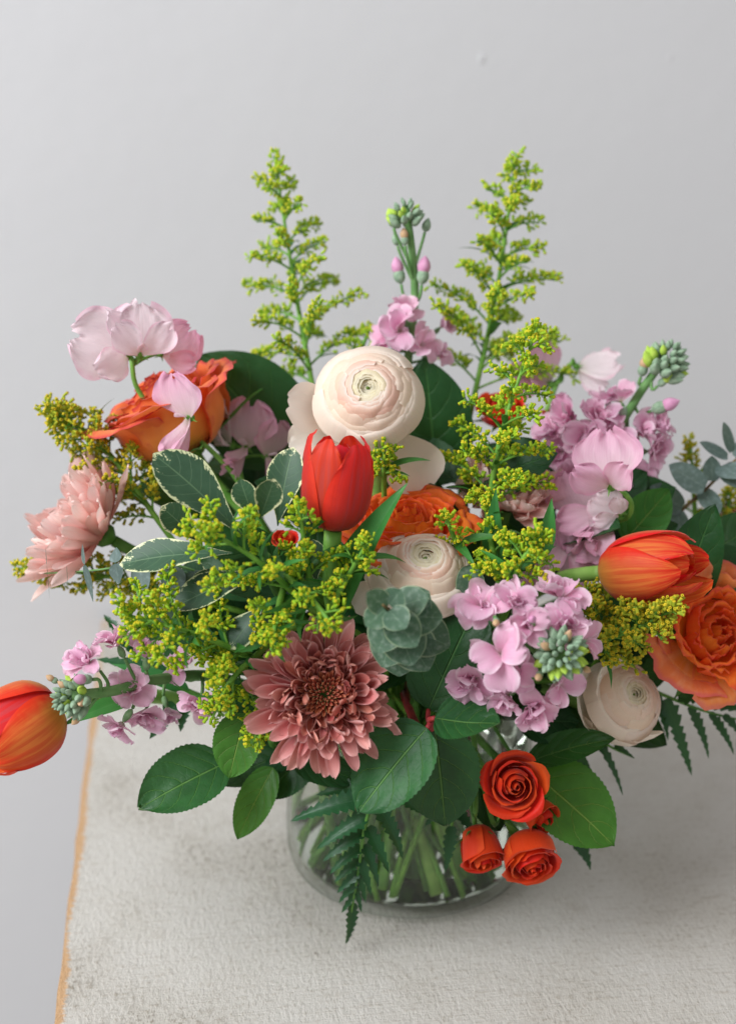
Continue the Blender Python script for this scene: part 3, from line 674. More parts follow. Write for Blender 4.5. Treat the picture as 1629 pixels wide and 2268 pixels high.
# ------------------------------------------------------------------ goldenrod
def bud_arrays():
    L, R, sides = 1.0, 0.31, 6
    pr = [(0.08, 0.0), (0.21, 0.15), (0.27, 0.45), (0.24, 0.78), (0.29, 0.98), (0.22, 1.10), (0.10, 0.95)]
    V, UV = [], []
    for j, (a, z) in enumerate(pr):
        for i in range(sides):
            an = 2 * PI * i / sides; V.append((a * math.cos(an), a * math.sin(an), z)); UV.append((i / sides, min(1, j / 5)))
    return np.array(V), np.array(grid_faces(sides, len(pr), 0, True)), np.array(UV)
BV, BF, BUV = bud_arrays()
def florets(name, items, mat, parent, org):
    """items: (position, direction, length); all florets of one branch as one mass"""
    V, F, U = [], [], []
    for k, (p, d, L) in enumerate(items):
        z = np.array(d) / np.linalg.norm(d); x = np.cross(z, (0.3, 0.9, 0.2)); x /= np.linalg.norm(x); y = np.cross(z, x)
        V.append((BV * L) @ np.array([x, y, z]) + np.array(p) - np.array(org)); F.append(BF + k * len(BV)); U.append(BUV)
    return obj(name, mesh_np(name, np.vstack(V), np.vstack(F), np.vstack(U), mat), parent, Matrix.Translation(org), 'stuff')

def goldenrod(label, tip, base, mid=None, n=16, Lmax=0.045, bl=0.0042, mat='gold', seed=1, start=0.25, leaves=7, dens=1.0, up=0.7, mainbuds=0.35, flat=1.0, cone=1.0, droop=0.35, path=None, stemr=0.0017):
    """a plume whose top is tip; base: where it sinks into the bouquet (points)"""
    r = random.Random(seed); bl *= 0.90; dens *= 1.55
    foot = foot_for(base)
    root = thing('goldenrod_stem', label, 'goldenrod', foot, 'goldenrod plumes')
    pts = path if path else [base, (mid if mid is not None else (base + tip) / 2), tip]
    sp = spline(pts, 40)
    low = stem_to(base, Vector(sp[0] - sp[3]), foot, 16)
    full = [Vector(q) for q in sp[::-1]] + low[1:]
    tube('stem', full, [stemr * 0.35] + [stemr * (0.4 + 0.6 * min(1, i / 30)) for i in range(1, len(full))], M['gstem'], root, 6)
    tot = np.linalg.norm(np.diff(sp, axis=0), axis=1).sum()
    ang = r.uniform(0, 6.28)
    def sprays(path, rad_len, ped, items, tubes, density, tip_only=0.0):
        """little stalks with florets along a branch path"""
        seg = np.linalg.norm(np.diff(path, axis=0), axis=1).sum()
        cnt = max(4, int(seg / 0.0016 * density))
        for c in range(cnt):
            t = tip_only + (1 - tip_only) * (c + r.random()) / cnt
            f = t * (len(path) - 1); i = min(int(f), len(path) - 2)
            q = path[i] + (path[i + 1] - path[i]) * (f - i); tg = path[i + 1] - path[i]; tg = tg / (np.linalg.norm(tg) + 1e-9)
            d = np.array([r.gauss(0, 1), r.gauss(0, 1), r.gauss(0.35, 1)]); d -= tg * d.dot(tg); d /= np.linalg.norm(d) + 1e-9
            d = d * 0.85 + tg * 0.55 + np.array([0, 0, 0.25]); d /= np.linalg.norm(d)
            pl = ped * r.uniform(0.5, 1.2) * (1.15 - 0.6 * t)
            e = q + d * pl
            tubes.append((q, e))
            for b in range(r.choice((1, 2, 2, 3))):
                dd = d + np.array([r.gauss(0, .55), r.gauss(0, .55), r.gauss(0.1, .55)]); dd /= np.linalg.norm(dd)
                items.append((e + dd * bl * 0.15 + (0 if b == 0 else 1) * np.array([r.gauss(0, 1), r.gauss(0, 1), r.gauss(0, 1)]) * bl * 0.25, dd, bl * r.uniform(0.62, 1.0)))
    for k in range(n):
        f = start + (1 - start) * (k + 0.5 * r.random()) / n
        i = int(f * 38); q = sp[i]; tg = sp[min(i + 1, 39)] - sp[max(i - 1, 0)]; tg /= np.linalg.norm(tg)
        ang += 2.39996 + r.uniform(-0.3, 0.3)
        x = np.cross(tg, (0.2, 1, 0.1)); x /= np.linalg.norm(x); y = np.cross(tg, x)
        o = math.cos(ang) * x + math.sin(ang) * y * flat; o /= np.linalg.norm(o)
        rel = (1 - f) / (1 - start)
        bL = Lmax * (0.20 + 0.80 * rel ** cone) * r.uniform(0.75, 1.15)
        path = [q]
        nb = 9
        for s in range(1, nb + 1):
            t = s / nb
            d = tg * (up * (1 - 0.5 * t)) + o * (0.75 + 0.25 * t) + np.array([0, 0, -droop * t * t])
            path.append(path[-1] + d / np.linalg.norm(d) * bL / nb)
        path = np.array(path)
        items, tb = [], []
        sprays(path, 0, bl * 0.85, items, tb, dens, 0.22)
        org = Vector(q)
        V, F, U = tube_arrays(path - q, [0.0008, 0.0004], 5)
        for (a, b) in tb:
            v2, f2, u2 = tube_arrays([a - q, b - q], [0.00035, 0.00035], 3, len(V)); V += v2; F += f2; U += u2
        br = obj('branch', mesh_np('branch', V, F, U, M['gstem']), root, Matrix.Translation(org))
        florets('florets', items, M[mat], br, tuple(q))
    # top of the main stem
    items, tb = [], []
    sprays(sp[int(40 * (1 - mainbuds)):], 0, bl * 1.2, items, tb, dens * 1.3)
    florets('florets', items, M[mat], root, tuple(sp[-1]))
    for k in range(leaves):
        f = r.uniform(0.0, 0.75); i = int(f * 38); q = Vector(sp[i]); tg = Vector(sp[i + 1] - sp[i]).normalized()
        a = r.uniform(0, 6.28); o = Vector((math.cos(a), math.sin(a), 0)); o = (o - tg * o.dot(tg)).normalized()
        LL = r.uniform(0.016, 0.03); d = (tg * 0.7 + o).normalized()
        me = strip_petal('leaf', LL, LL * 0.2, M['gleaf'], w_lance, lambda v: 0.3 - 1.2 * v, 0.4, 5, 8, 0, seed + k)
        obj('leaf', me, root, frame_y(q, d, tg))
    return root

# ------------------------------------------------------------------ leafy branches
def leafy(name, label, cat, node, specs, mat, wf, stemmat='stem_dk', group=None, back=None, petiole=None, sr=0.0024, leafname='leaf', extra=None, **kw):
    """node: where the branch leaves the bouquet; specs: (ax, ay, aY, bx, by, bY, width [, normal [, material [, keywords]]])"""
    foot = foot_for(node); root = thing(name, label, cat, foot, group)
    tube('stem', stem_to(node, back or Vector((0, 0.3, -1)), foot), [sr, sr, sr * 1.2], M[stemmat], root)
    for sp_ in specs:
        a = P(sp_[0], sp_[1], sp_[2]); b = P(sp_[3], sp_[4], sp_[5])
        nn = sd(*sp_[7]) if len(sp_) > 7 and sp_[7] else None
        mt = M[sp_[8]] if len(sp_) > 8 and sp_[8] else M[mat]
        k2 = dict(kw); k2.update(sp_[9] if len(sp_) > 9 else {})
        lf = leaf(leafname, root, a, b, sp_[6], mt, k2.pop('wf', wf), nn, **k2)
        if petiole:
            near = node.lerp(a, 0.0)
            mid = (near + a) / 2 + (a - b).normalized() * (near - a).length * 0.2
            tube('petiole', spline([near, mid, a], 8), [sr * 0.8, sr * 0.5], M[petiole], lf, 6)
    return root
def fern(label, rach, specs, Y0, seed=1, width=26, teeth=9):
    """rach: points of the midrib, tip last; specs: leaflets (ax, ay, aY, bx, by, bY, width)"""
    pts = [P(*q) for q in rach]; foot = foot_for(pts[0])
    root = thing('fern_frond', label, 'fern', foot, 'fern fronds')
    sp = spline(pts, 24)
    low = stem_to(pts[0], pts[0] - pts[1], foot, 16)
    tube('rachis', [Vector(q) for q in sp[::-1]] + low[1:], [0.0005, 0.0011, 0.0012, 0.0012], M['stem_dk'], root, 6)
    for k, s in enumerate(specs):
        a, b = P(*s[:3]), P(*s[3:6])
        nt = int(s[7]) if len(s) > 7 else teeth
        leaf('leaflet', root, a, b, s[6], M['fern'], lambda v, nt=nt: w_pinna(v, nt), sd(rnd.uniform(-.3, .3), 0.5, 0.8), 0.25, 0.15, 0.04, None, 5, nt * 5 + 1, 0.3)
    return root

# ================================================================== the bouquet
def single(name, label, cat, p, axis, back_off, sr, stemmat, group=None, ln=None):
    """a one-bloom stem: root at its foot, stem leaving the bloom against its axis"""
    foot = foot_for(p); root = thing(name, label, cat, foot, group)
    st = p - Vector(axis).normalized() * back_off
    tube('stem', stem_to(st, -Vector(axis), foot, ln=ln), [sr], M[stemmat], root, 9)
    return root

# --- ranunculus
p = P(815, 876, -0.03); R = S(125, p); ax = sd(-0.03, 0.28, 0.95)
r_ = single('ranunculus', 'large cream ranunculus at the top centre above the red tulip', 'ranunculus', p, ax, R * 0.6, 0.0036, 'stem_pale', 'ranunculus blooms', 0.03)
ranunculus(r_, frame(p, ax, roll=0.4), R, 11)
for (x0, y0, x1, y1, wd, nx, ny, nz) in ((745, 930, 640, 895, 120, -.1, .2, 1), (770, 960, 648, 1000, 120, 0, .4, 1), (860, 955, 935, 1078, 150, .1, .35, 1)):
    leaf('outer_petal', r_, P(x0, y0, -0.012), P(x1, y1, -0.03), wd, M['ran_out'], w_fan, sd(nx, ny, nz), 0.3, 0.0, 0.09, None, 11, 13, 0.6)
p = P(938, 1264, -0.085); R = S(122, p); ax = sd(0.06, 0.66, 0.75)
r_ = single('ranunculus', 'cream ranunculus with green eye just behind the round eucalyptus sprig', 'ranunculus', p, ax, R * 0.6, 0.0036, 'stem_pale', 'ranunculus blooms', 0.03)
ranunculus(r_, frame(p, ax, roll=1.4), R, 12, 15, 1.03)
for (x0, y0, x1, y1, wd, nx, ny, nz) in ((880, 1300, 785, 1345, 90, -.1, .3, 1), (870, 1280, 810, 1270, 80, -.3, .2, 1)):
    leaf('outer_petal', r_, P(x0, y0, -0.075), P(x1, y1, -0.085), wd, M['ran_out'], w_fan, sd(nx, ny, nz), 0.3, 0.0, 0.08, None, 9, 11, 0.6)
p = P(1383, 1548, -0.075); R = S(98, p); ax = sd(0.40, 0.40, 0.82)
r_ = single('ranunculus', 'white ranunculus low on the right below the golden yellow plume', 'ranunculus', p, ax, R * 0.6, 0.0036, 'stem_pale', 'ranunculus blooms', 0.03)
ranunculus(r_, frame(p, ax, roll=2.2), R, 13, 13, 1.0, 'ran_out', 0.30, True)
for (x0, y0, x1, y1, wd, nx, ny, nz) in ((1370, 1600, 1270, 1530, 150, .5, .3, .8), (1350, 1610, 1330, 1635, 160, .2, .8, .8), (1400, 1600, 1410, 1645, 130, .0, .9, .6), (1400, 1560, 1330, 1475, 130, .4, -.1, .9)):
    leaf('outer_petal', r_, P(x0, y0, -0.058), P(x1, y1, -0.09), wd, M['ran_out'], w_fan, sd(nx, ny, nz), -0.5, 0.0, 0.08, None, 11, 13, 0.8)

# --- tulips
base = P(737, 1176, -0.095); tip = P(755, 962, -0.085); ax = (tip - base).normalized(); H = (tip - base).length
r_ = single('tulip', 'upright red tulip with folded petals at the centre of the bouquet', 'tulip', base, ax, 0.0, 0.0046, 'stem', 'tulips')
tulip(r_, frame(base, ax, sd(0, 0, -1), 0.35), S(80, base), H, M['tulip_red'], 3, 0.6)
leaf('leaf', r_, P(745, 1370, -0.09), P(897, 1073, -0.10), 95, M['tleaf'], w_lance, sd(-0.55, 0.2, 0.8), 0.25, 0.25, 0.02, None, 9, 18, 0.5)
base = P(1334, 1268, -0.06); tip = P(1572, 1246, -0.09); ax = (tip - base).normalized(); H = (tip - base).length
foot = foot_for(base); r_ = thing('tulip', 'orange red tulip with yellow base lying sideways at the right', 'tulip', foot, 'tulips')
pth = spline([base, P(1290, 1272, -0.05), P(1235, 1285, -0.03), P(1150, 1340, 0.0), P(1020, 1500, 0.0)], 20)
tube('stem', [Vector(q) for q in pth] + stem_to(Vector(pth[-1]), Vector(pth[-1] - pth[-2]), foot, 10)[1:], [0.0042], M['stem_pale'], r_, 9)
tulip(r_, frame(base, ax, sd(0, 0, 1), 0.9), S(80, base), H * 0.94, M['tulip_or'], 5, 0.25)
base = P(131, 1555, -0.10); tip = P(-62, 1672, -0.125); ax = (tip - base).normalized(); H = (tip - base).length
foot = foot_for(base); r_ = thing('tulip', 'orange red tulip leaning out of the left edge of the picture', 'tulip', foot, 'tulips')
pth = spline([base, P(185, 1545, -0.09), P(300, 1540, -0.06), P(480, 1560, -0.03), P(700, 1620, -0.01)], 24)
tube('stem', [Vector(q) for q in pth] + stem_to(Vector(pth[-1]), Vector(pth[-1] - pth[-2]), foot, 10)[1:], [0.0042], M['stem_pale'], r_, 9)
tulip(r_, frame(base, ax, sd(0, 0, 1), 0.25), S(92, base), H, M['tulip_or'], 9, 0.6, True, M['tulip_red'])

# --- chrysanthemums
p = P(718, 1538, -0.125); R = S(154, p); ax = sd(-0.02, 0.16, 1.0)
r_ = single('chrysanthemum', 'big dusty mauve chrysanthemum with brownish red heart at the front', 'chrysanthemum', p, ax, R * 0.2, 0.0036, 'stem_dk', 'chrysanthemums', 0.05)
chrysanthemum(r_, frame(p, ax), R, (M['mum_in'], M['mum_mid'], M['mum']), 21, 290, 0.0, 0.12, 1.08, 0.5, 0.32)
p = P(222, 1180, -0.02); R = S(176, p); ax = sd(-0.80, 0.50, 0.30)
r_ = single('chrysanthemum', 'pale peach chrysanthemum in side view at the far left', 'chrysanthemum', p, ax, R * 0.2, 0.0034, 'stem_dk', 'chrysanthemums', 0.09)
chrysanthemum(r_, frame(p, ax), R, (M['peach_in'], M['peach_in'], M['peach']), 22, 330, 0.85, 0.10, 1.0, 0.2, 0.12)
p = P(1125, 1110, -0.01); R = S(120, p); ax = sd(0.15, 0.75, 0.6)
r_ = single('chrysanthemum', 'blush pink chrysanthemum half hidden behind the plume right of centre', 'chrysanthemum', p, ax, R * 0.2, 0.0034, 'stem_dk', 'chrysanthemums', 0.05)
chrysanthemum(r_, frame(p, ax), R, (M['peach_in'], M['peach_in'], M['peach']), 23, 230, 0.7, 0.12, 1.25, 0.2, 0.15)
p = P(1660, 1180, 0.03); R = S(80, p); ax = sd(-0.2, 0.6, 0.6)
r_ = single('chrysanthemum', 'blush chrysanthemum cut off by the right edge behind dark leaves', 'chrysanthemum', p, ax, R * 0.2, 0.0034, 'stem_dk', 'chrysanthemums', 0.05)
chrysanthemum(r_, frame(p, ax), R, (M['peach_in'], M['peach_in'], M['peach']), 24, 110, 0.7, 0.12, 1.2, 0.2, 0.2)

# --- garden roses
p = P(375, 905, 0.015); R = S(128, p); ax = sd(-0.45, 0.80, 0.25)
r_ = single('garden_rose', 'orange rose with dark red ruffled rims at the upper left', 'rose', p, ax, R * 0.9, 0.003, 'stem', 'orange garden roses', 0.06)
rose(r_, frame(p, ax), R, [M['rose_bi']], 31, (3, 3, 4, 5, 6, 6), 0.12, 0.75, 1.0, 0.18, 0.22, 0.6, 0.12)
p = P(905, 1165, -0.055); R = S(112, p); ax = sd(0.0, 0.80, 0.60)
r_ = single('garden_rose', 'bright orange ruffled rose between red tulip and cream ranunculus', 'rose', p, ax, R * 0.9, 0.003, 'stem', 'orange garden roses', 0.05)
rose(r_, frame(p, ax), R, [M['rose_or']], 32, (4, 5, 6, 7, 7, 7), 0.10, 1.0, 0.8, 0.10, 0.10, None, 0.08)
p = P(1585, 1408, -0.06); R = S(112, p); ax = sd(0.25, 0.30, 0.92)
r_ = single('garden_rose', 'peach orange rose cut off by the right edge under the sideways tulip', 'rose', p, ax, R * 0.9, 0.003, 'stem', 'orange garden roses', 0.05)
rose(r_, frame(p, ax), R, [M['rose_or'], M['rose_or'], M['rose_pe']], 33, (4, 5, 6, 6, 6), 0.15, 0.9, 0.62, 0.12, 0.12, 0.8, 0.10)

# --- spray roses: one branching stem with four blooms, and others behind
def spray_rose(label, node, blooms, seed):
    foot = foot_for(node); root = thing('spray_rose', label, 'rose', foot, 'spray roses')
    tube('stem', stem_to(node, Vector((0, 0.4, 0.6)), foot), [0.0017, 0.002], M['stem_dk'], root)
    for k, (x, y, Y, rpx, ax, op, lay, sep, hgt, jp) in enumerate(blooms):
        p = P(x, y, Y); R = S(rpx, p); a = sd(*ax); m = frame(p, a, roll=k * 1.3 + 0.5)
        b0 = p - a * R * (0.9 * hgt + 0.1)
        jpt = P(*jp)
        mid = (b0 + jpt) / 2 - a * 0.010
        fl = tube('bloom', spline([b0, mid, jpt, node], 16), [0.0014, 0.0015], M['stem_dk'], root, 7)
        rose(fl, m, R, [M['spray']], seed + k, lay, 0.055, op, hgt, 0.12, 0.40, sep, 0.0, 0.06)
    return root
spray_rose('vermilion spray rose stem with four blooms hanging at the vase, lower right', P(1050, 1660, -0.085),
    [(1138, 1738, -0.128, 62, (0.10, -0.02, 1.0), 0.85, (2, 3, 3, 4, 5), 0.75, 0.85, (1060, 1690, -0.10)),
     (1064, 1885, -0.118, 45, (0.15, -0.80, 0.62), 0.15, (2, 3, 3, 3), 0.3, 1.5, (1052, 1800, -0.115)),
     (1170, 1900, -0.122, 60, (0.22, -0.62, 0.78), 0.30, (2, 3, 3, 4, 4), 0.6, 1.1, (1090, 1820, -0.105)),
     (1197, 1808, -0.112, 36, (0.55, -0.55, 0.65), 0.1, (2, 3, 3), 0.4, 1.15, (1120, 1810, -0.10))], 41)
spray_rose('red spray rose blurred behind the plume right of centre', P(1120, 1060, 0.03),
    [(1110, 905, 0.045, 45, (-0.1, 0.7, 0.6), 0.7, (2, 3, 4, 5), 0.6, 0.9, (1115, 990, 0.04)),
     (1235, 945, 0.05, 42, (0.3, 0.7, 0.4), 0.7, (2, 3, 4, 5), 0.6, 0.9, (1170, 1010, 0.04))], 51)
spray_rose('red spray rose peeping through the front plume beside the tulip stem', P(660, 1320, -0.05),
    [(632, 1195, -0.055, 26, (-0.1, 0.8, 0.6), 0.5, (2, 3, 4), 0.6, 0.9, (650, 1260, -0.05))], 61)

# --- stocks
def stock(label, path, sr, blooms, seed, cluster=None, buds=(), leaves=()):
    """path: stem points from the tip down; blooms: (x, y, Y, radius px, axis, stem fraction)"""
    pts = [P(*q) for q in path]; foot = foot_for(pts[-1])
    root = thing('stock_stem', label, 'stock flower', foot, 'lilac stocks')
    sp = [Vector(q) for q in spline(pts, 24)]
    tube('stem', sp + stem_to(sp[-1], sp[-1] - sp[-2], foot, 14)[1:], [sr * 0.8, sr, sr], M['stem_grey'], root, 8)
    for k, (x, y, Y, rpx, ax, fr) in enumerate(blooms):
        p = P(x, y, Y); R = S(rpx, p); a = sd(*ax); q = sp[int(fr * 23)]
        b0 = p - a * R * 0.72
        fl = tube('floret', spline([b0, (b0 * 0.6 + q * 0.4) - a * R * 0.3, q], 9), [0.0009, 0.0011], M['stem_grey'], root, 6)
        stock_floret(fl, frame(p, a, roll=k * 0.9), R, seed * 20 + k, rnd.random() < 0.75)
    if cluster:
        x, y, Y, rpx, ax, n = cluster
        p = P(x, y, Y); bud_cluster(root, frame(p, sd(*ax)), S(rpx, p), n, seed)
    for (x, y, Y, lpx, ax, kind, fr) in buds:
        p = P(x, y, Y); L = S(lpx, p); a = sd(*ax); q = sp[int(fr * 23)]
        b = tube('bud_stalk', spline([p, p - a * L * 0.4, (p + q) / 2 - a * L * 0.3, q], 9), [0.0009, 0.001], M['stem_grey'], root, 6)
        g = obj('calyx', bud_mesh('bud', round(L * 0.85, 4), round(L * 0.26, 4)), b, frame(p, a))
        if kind:
            obj('bud', bud_mesh(kind, round(L * 0.85, 4), round(L * 0.27, 4), 0.9), b, frame(p + a * L * 0.35, a))
    for s in leaves:
        leaf('leaf', root, P(*s[:3]), P(*s[3:6]), s[6], M['tleaf'], w_lance, sd(0, 0.5, 0.8), 0.2, 0.15, 0.02)
    return root
YF = -0.125
stock('lilac stock facing the viewer with woolly bud head, front right', [(1235, 1450, -0.14), (1215, 1465, -0.11), (1170, 1500, -0.07), (1080, 1560, -0.03)], 0.0035,
    [(1068, 1352, YF, 70, (-0.35, 0.35, 0.85), 0.7), (1140, 1345, YF - .005, 62, (-0.1, 0.5, 0.85), 0.7), (1240, 1325, YF, 66, (0.2, 0.75, 0.6), 0.6), (1110, 1450, YF - .02, 82, (-0.25, 0.1, 0.95), 0.5),
     (1170, 1390, YF - .015, 58, (-0.05, 0.3, 0.95), 0.4), (1245, 1385, YF - .008, 62, (0.2, 0.4, 0.85), 0.4), (1050, 1500, YF, 66, (-0.5, -0.1, 0.85), 0.7), (1125, 1540, YF - .005, 62, (-0.2, -0.4, 0.85), 0.6),
     (1178, 1555, YF - .008, 66, (0.05, -0.6, 0.8), 0.5), (1230, 1510, YF - .01, 58, (0.3, -0.4, 0.85), 0.4), (1290, 1420, YF + .005, 55, (0.6, 0.1, 0.75), 0.5), (1180, 1300, YF + .02, 50, (0, 0.8, 0.6), 0.8), (1150, 1480, YF - .012, 55, (0, 0, 1), 0.5)],
    3, (1243, 1447, -0.153, 62, (0.05, 0.12, 1.0), 34), [(1178, 1375, -0.150, 34, (-.1, .2, .9), 'bud_p', 0.3), (1098, 1373, -0.143, 30, (-.1, -.2, .9), 'bud_t', 0.4), (1196, 1490, -0.150, 32, (-.3, -.3, .9), 'bud_t', 0.2), (1285, 1475, -0.146, 28, (.5, -.3, .8), 'bud_t', 0.2)])
stock('lilac stock stretching sideways to the left with green bud tip', [(160, 1540, -0.12), (250, 1530, -0.11), (350, 1505, -0.09), (480, 1500, -0.06), (650, 1560, -0.02)], 0.0034,
    [(198, 1470, -0.115, 54, (-0.5, 0.5, 0.7), 0.25), (262, 1430, -0.105, 52, (-0.3, 0.8, 0.5), 0.4), (325, 1455, -0.10, 56, (0.1, 0.8, 0.5), 0.5), (290, 1525, -0.10, 56, (0.0, 0.3, 0.9), 0.4), (272, 1600, -0.115, 54, (-0.5, -0.75, 0.5), 0.4), (325, 1570, -0.10, 56, (0.1, -0.75, 0.6), 0.5),
     (370, 1568, -0.085, 46, (0.3, -0.7, 0.5), 0.6), (442, 1555, -0.115, 52, (0.0, -0.1, 0.95), 0.7), (400, 1480, -0.08, 50, (0, 0.6, 0.7), 0.7)],
    4, (152, 1545, -0.125, 52, (-0.85, -0.1, 0.5), 30), [(205, 1505, -0.125, 44, (-.6, .1, .7), 'bud_p', 0.2), (185, 1580, -0.12, 30, (-.6, -.6, .4), 'bud_t', 0.2), (130, 1512, -0.12, 28, (-.7, .5, .4), 'bud_t', 0.05)],
    [(310, 1540, -0.09, 138, 1606, -0.11, 44), (420, 1530, -0.07, 250, 1470, -0.07, 40)])
stock('tall lilac stock blurred at the top between two goldenrod plumes', [(898, 455, 0.06), (912, 560, 0.06), (918, 660, 0.06), (905, 780, 0.05), (890, 900, 0.03)], 0.0028,
    [(885, 735, 0.04, 62, (-0.2, 0.6, 0.7), 0.6), (925, 765, 0.04, 58, (0.4, 0.3, 0.8), 0.7), (865, 760, 0.045, 50, (-0.5, 0.4, 0.7), 0.7), (895, 700, 0.05, 46, (0, 0.8, 0.5), 0.5), (955, 785, 0.05, 46, (0.6, 0.3, 0.6), 0.8), (975, 725, 0.06, 36, (0.6, 0.5, 0.5), 0.7)],
    5, (898, 470, 0.06, 42, (-0.05, 0.97, 0.2), 20), [(888, 630, 0.06, 52, (-.2, .95, .1), 'bud_p', 0.55), (933, 632, 0.055, 55, (.12, .95, .1), 'bud_p', 0.55), (872, 505, 0.06, 38, (-.25, .9, .1), 'bud_y', 0.35), (940, 515, 0.06, 40, (.25, .95, .1), None, 0.35), (897, 545, 0.055, 34, (-.1, .95, .2), 'bud_t', 0.45), (880, 545, 0.06, 34, (-.3, .9, .2), None, 0.45)])
stock('lilac stock leaning right with bud head at the upper right', [(1475, 790, 0.03), (1430, 850, 0.03), (1385, 920, 0.02), (1340, 1000, 0.01), (1250, 1150, 0.0)], 0.0030,
    [(1265, 930, 0.02, 62, (-0.6, 0.4, 0.6), 0.5), (1320, 935, 0.015, 60, (-0.1, 0.6, 0.7), 0.45), (1410, 960, 0.02, 62, (0.5, 0.3, 0.7), 0.45), (1250, 1000, 0.02, 58, (-0.7, 0.0, 0.7), 0.6), (1435, 1000, 0.02, 54, (0.7, 0.0, 0.6), 0.55), (1375, 890, 0.025, 48, (-0.2, 0.8, 0.4), 0.3), (1400, 1050, 0.015, 54, (0.4, -0.3, 0.8), 0.6), (1290, 970, 0.01, 56, (-0.3, 0.2, 0.9), 0.6), (1355, 960, 0.01, 54, (0.1, 0.4, 0.9), 0.5), (1230, 960, 0.025, 52, (-0.8, 0.3, 0.4), 0.6), (1445, 950, 0.025, 50, (0.8, 0.4, 0.3), 0.5), (1270, 1050, 0.01, 52, (-0.4, -0.2, 0.9), 0.7), (1345, 900, 0.03, 46, (-0.2, 0.9, 0.2), 0.4)],
    6, (1480, 795, 0.03, 56, (0.55, 0.75, 0.3), 30), [(1440, 910, 0.02, 56, (.85, .3, .3), 'bud_p', 0.4), (1418, 835, 0.03, 44, (.2, .85, .3), 'bud_t', 0.2), (1375, 925, 0.015, 36, (.2, .8, .5), None, 0.4), (1455, 855, 0.025, 36, (.6, .5, .4), 'bud_y', 0.2)])

# --- sweet peas
def sweet_pea_stem(label, path, blooms, seed, mat='pea', hang={}):
    pts = [P(*q) for q in path]; foot = foot_for(pts[-1])
    root = thing('sweet_pea_stem', label, 'sweet pea', foot, 'pink sweet peas')
    sp = [Vector(q) for q in spline(pts, 24)]
    tube('stem', sp + stem_to(sp[-1], sp[-1] - sp[-2], foot, 14)[1:], [0.0014, 0.0017], M['stem'], root, 7)
    for k, (x, y, Y, spx, fw, up, mt, spread, fr) in enumerate(blooms):
        p = P(x, y, Y); s = S(spx, p); f, u = sd(*fw), sd(*up); q = sp[int(fr * 23)]
        b0 = p - f * s * 0.15
        fl = tube('bloom', spline([b0, (b0 + q) / 2 - f * s * 0.12, q], 9), [0.0009, 0.001], M['calyx'], root, 6)
        sweet_pea(fl, p, f, u, s, mt or mat, seed * 13 + k, spread, hang=hang.get(k, 0.0))
    return root
sweet_pea_stem('pale pink sweet pea standing out at the upper left against the wall', [(292, 795, 0.0), (300, 850, 0.0), (330, 895, 0.0), (380, 925, 0.0), (470, 1000, 0.0), (530, 1070, 0.0), (600, 1200, 0.0)],
    [(282, 785, 0.0, 128, (0.25, 0.1, 0.85), (-0.95, 0.22, 0.1), 'pea_pale', 0.3, 0.0), (310, 785, -0.005, 112, (0.3, 0.1, 0.85), (0.0, 0.97, 0.1), 'pea_pale', 0.35, 0.05), (358, 785, 0.01, 88, (0.35, -0.3, 0.8), (0.7, 0.65, 0.0), 'pea', 0.4, 0.05), (418, 925, -0.03, 104, (-0.55, -0.15, 0.8), (-0.12, 0.95, 0.15), 'pea', 0.25, 0.45)], 71, 'pea', {3: 1.5})
sweet_pea_stem('small pink sweet pea between orange rose and cream ranunculus', [(545, 1000, 0.02), (530, 1030, 0.02), (550, 1100, 0.01), (620, 1220, 0.0)],
    [(545, 990, 0.02, 100, (-0.2, 0.1, 0.8), (0.15, 0.95, 0.2), 'pea', 0.35, 0.0), (510, 985, 0.025, 95, (-0.7, 0.1, 0.3), (0.0, 0.98, 0.1), 'pea_pale', 0.2, 0.1), (590, 1010, 0.02, 80, (0.6, -0.1, 0.6), (0.2, 0.9, 0.2), 'pea', 0.3, 0.2)], 72, 'pea', {0: 1.3, 2: 1.2})
sweet_pea_stem('pink sweet pea seen from behind, blurred at the right back', [(1270, 800, 0.07), (1240, 835, 0.07), (1205, 920, 0.06), (1170, 1010, 0.05), (1120, 1150, 0.02)],
    [(1215, 850, 0.07, 92, (-0.55, 0.25, -0.55), (-0.2, 0.9, 0.2), 'pea', 0.25, 0.25), (1278, 815, 0.07, 88, (0.4, -0.5, -0.45), (0.6, 0.3, 0.2), 'pea_pale', 0.3, 0.0), (1200, 860, 0.075, 80, (-0.6, -0.3, 0.3), (-0.4, 0.7, 0), 'pea', 0.3, 0.3)], 73)
sweet_pea_stem('large pink sweet pea with green curling calyx left of the right hand tulip', [(1365, 1075, -0.04), (1395, 1110, -0.035), (1390, 1145, -0.03), (1350, 1160, -0.02), (1300, 1200, -0.01), (1200, 1300, 0.0)],
    [(1350, 1075, -0.04, 120, (-0.35, 0.25, 0.85), (-0.1, 0.95, 0.1), 'pea', 0.35, 0.0), (1290, 1140, -0.02, 105, (-0.25, -0.1, 0.9), (-0.3, 0.9, 0.2), 'pea', 0.35, 0.5), (1330, 1140, -0.03, 110, (-0.5, -0.3, 0.75), (-0.6, -0.6, 0.3), 'pea', 0.3, 0.4), (1260, 1200, -0.02, 100, (-0.1, -0.4, 0.85), (-0.2, -0.9, 0.3), 'pea', 0.25, 0.5), (1370, 1140, -0.035, 70, (-0.3, -0.2, 0.8), (-0.6, 0.4, 0.2), 'pea_pale', 0.3, 0.3)], 74, 'pea', {1: 1.2, 0: 0.5})

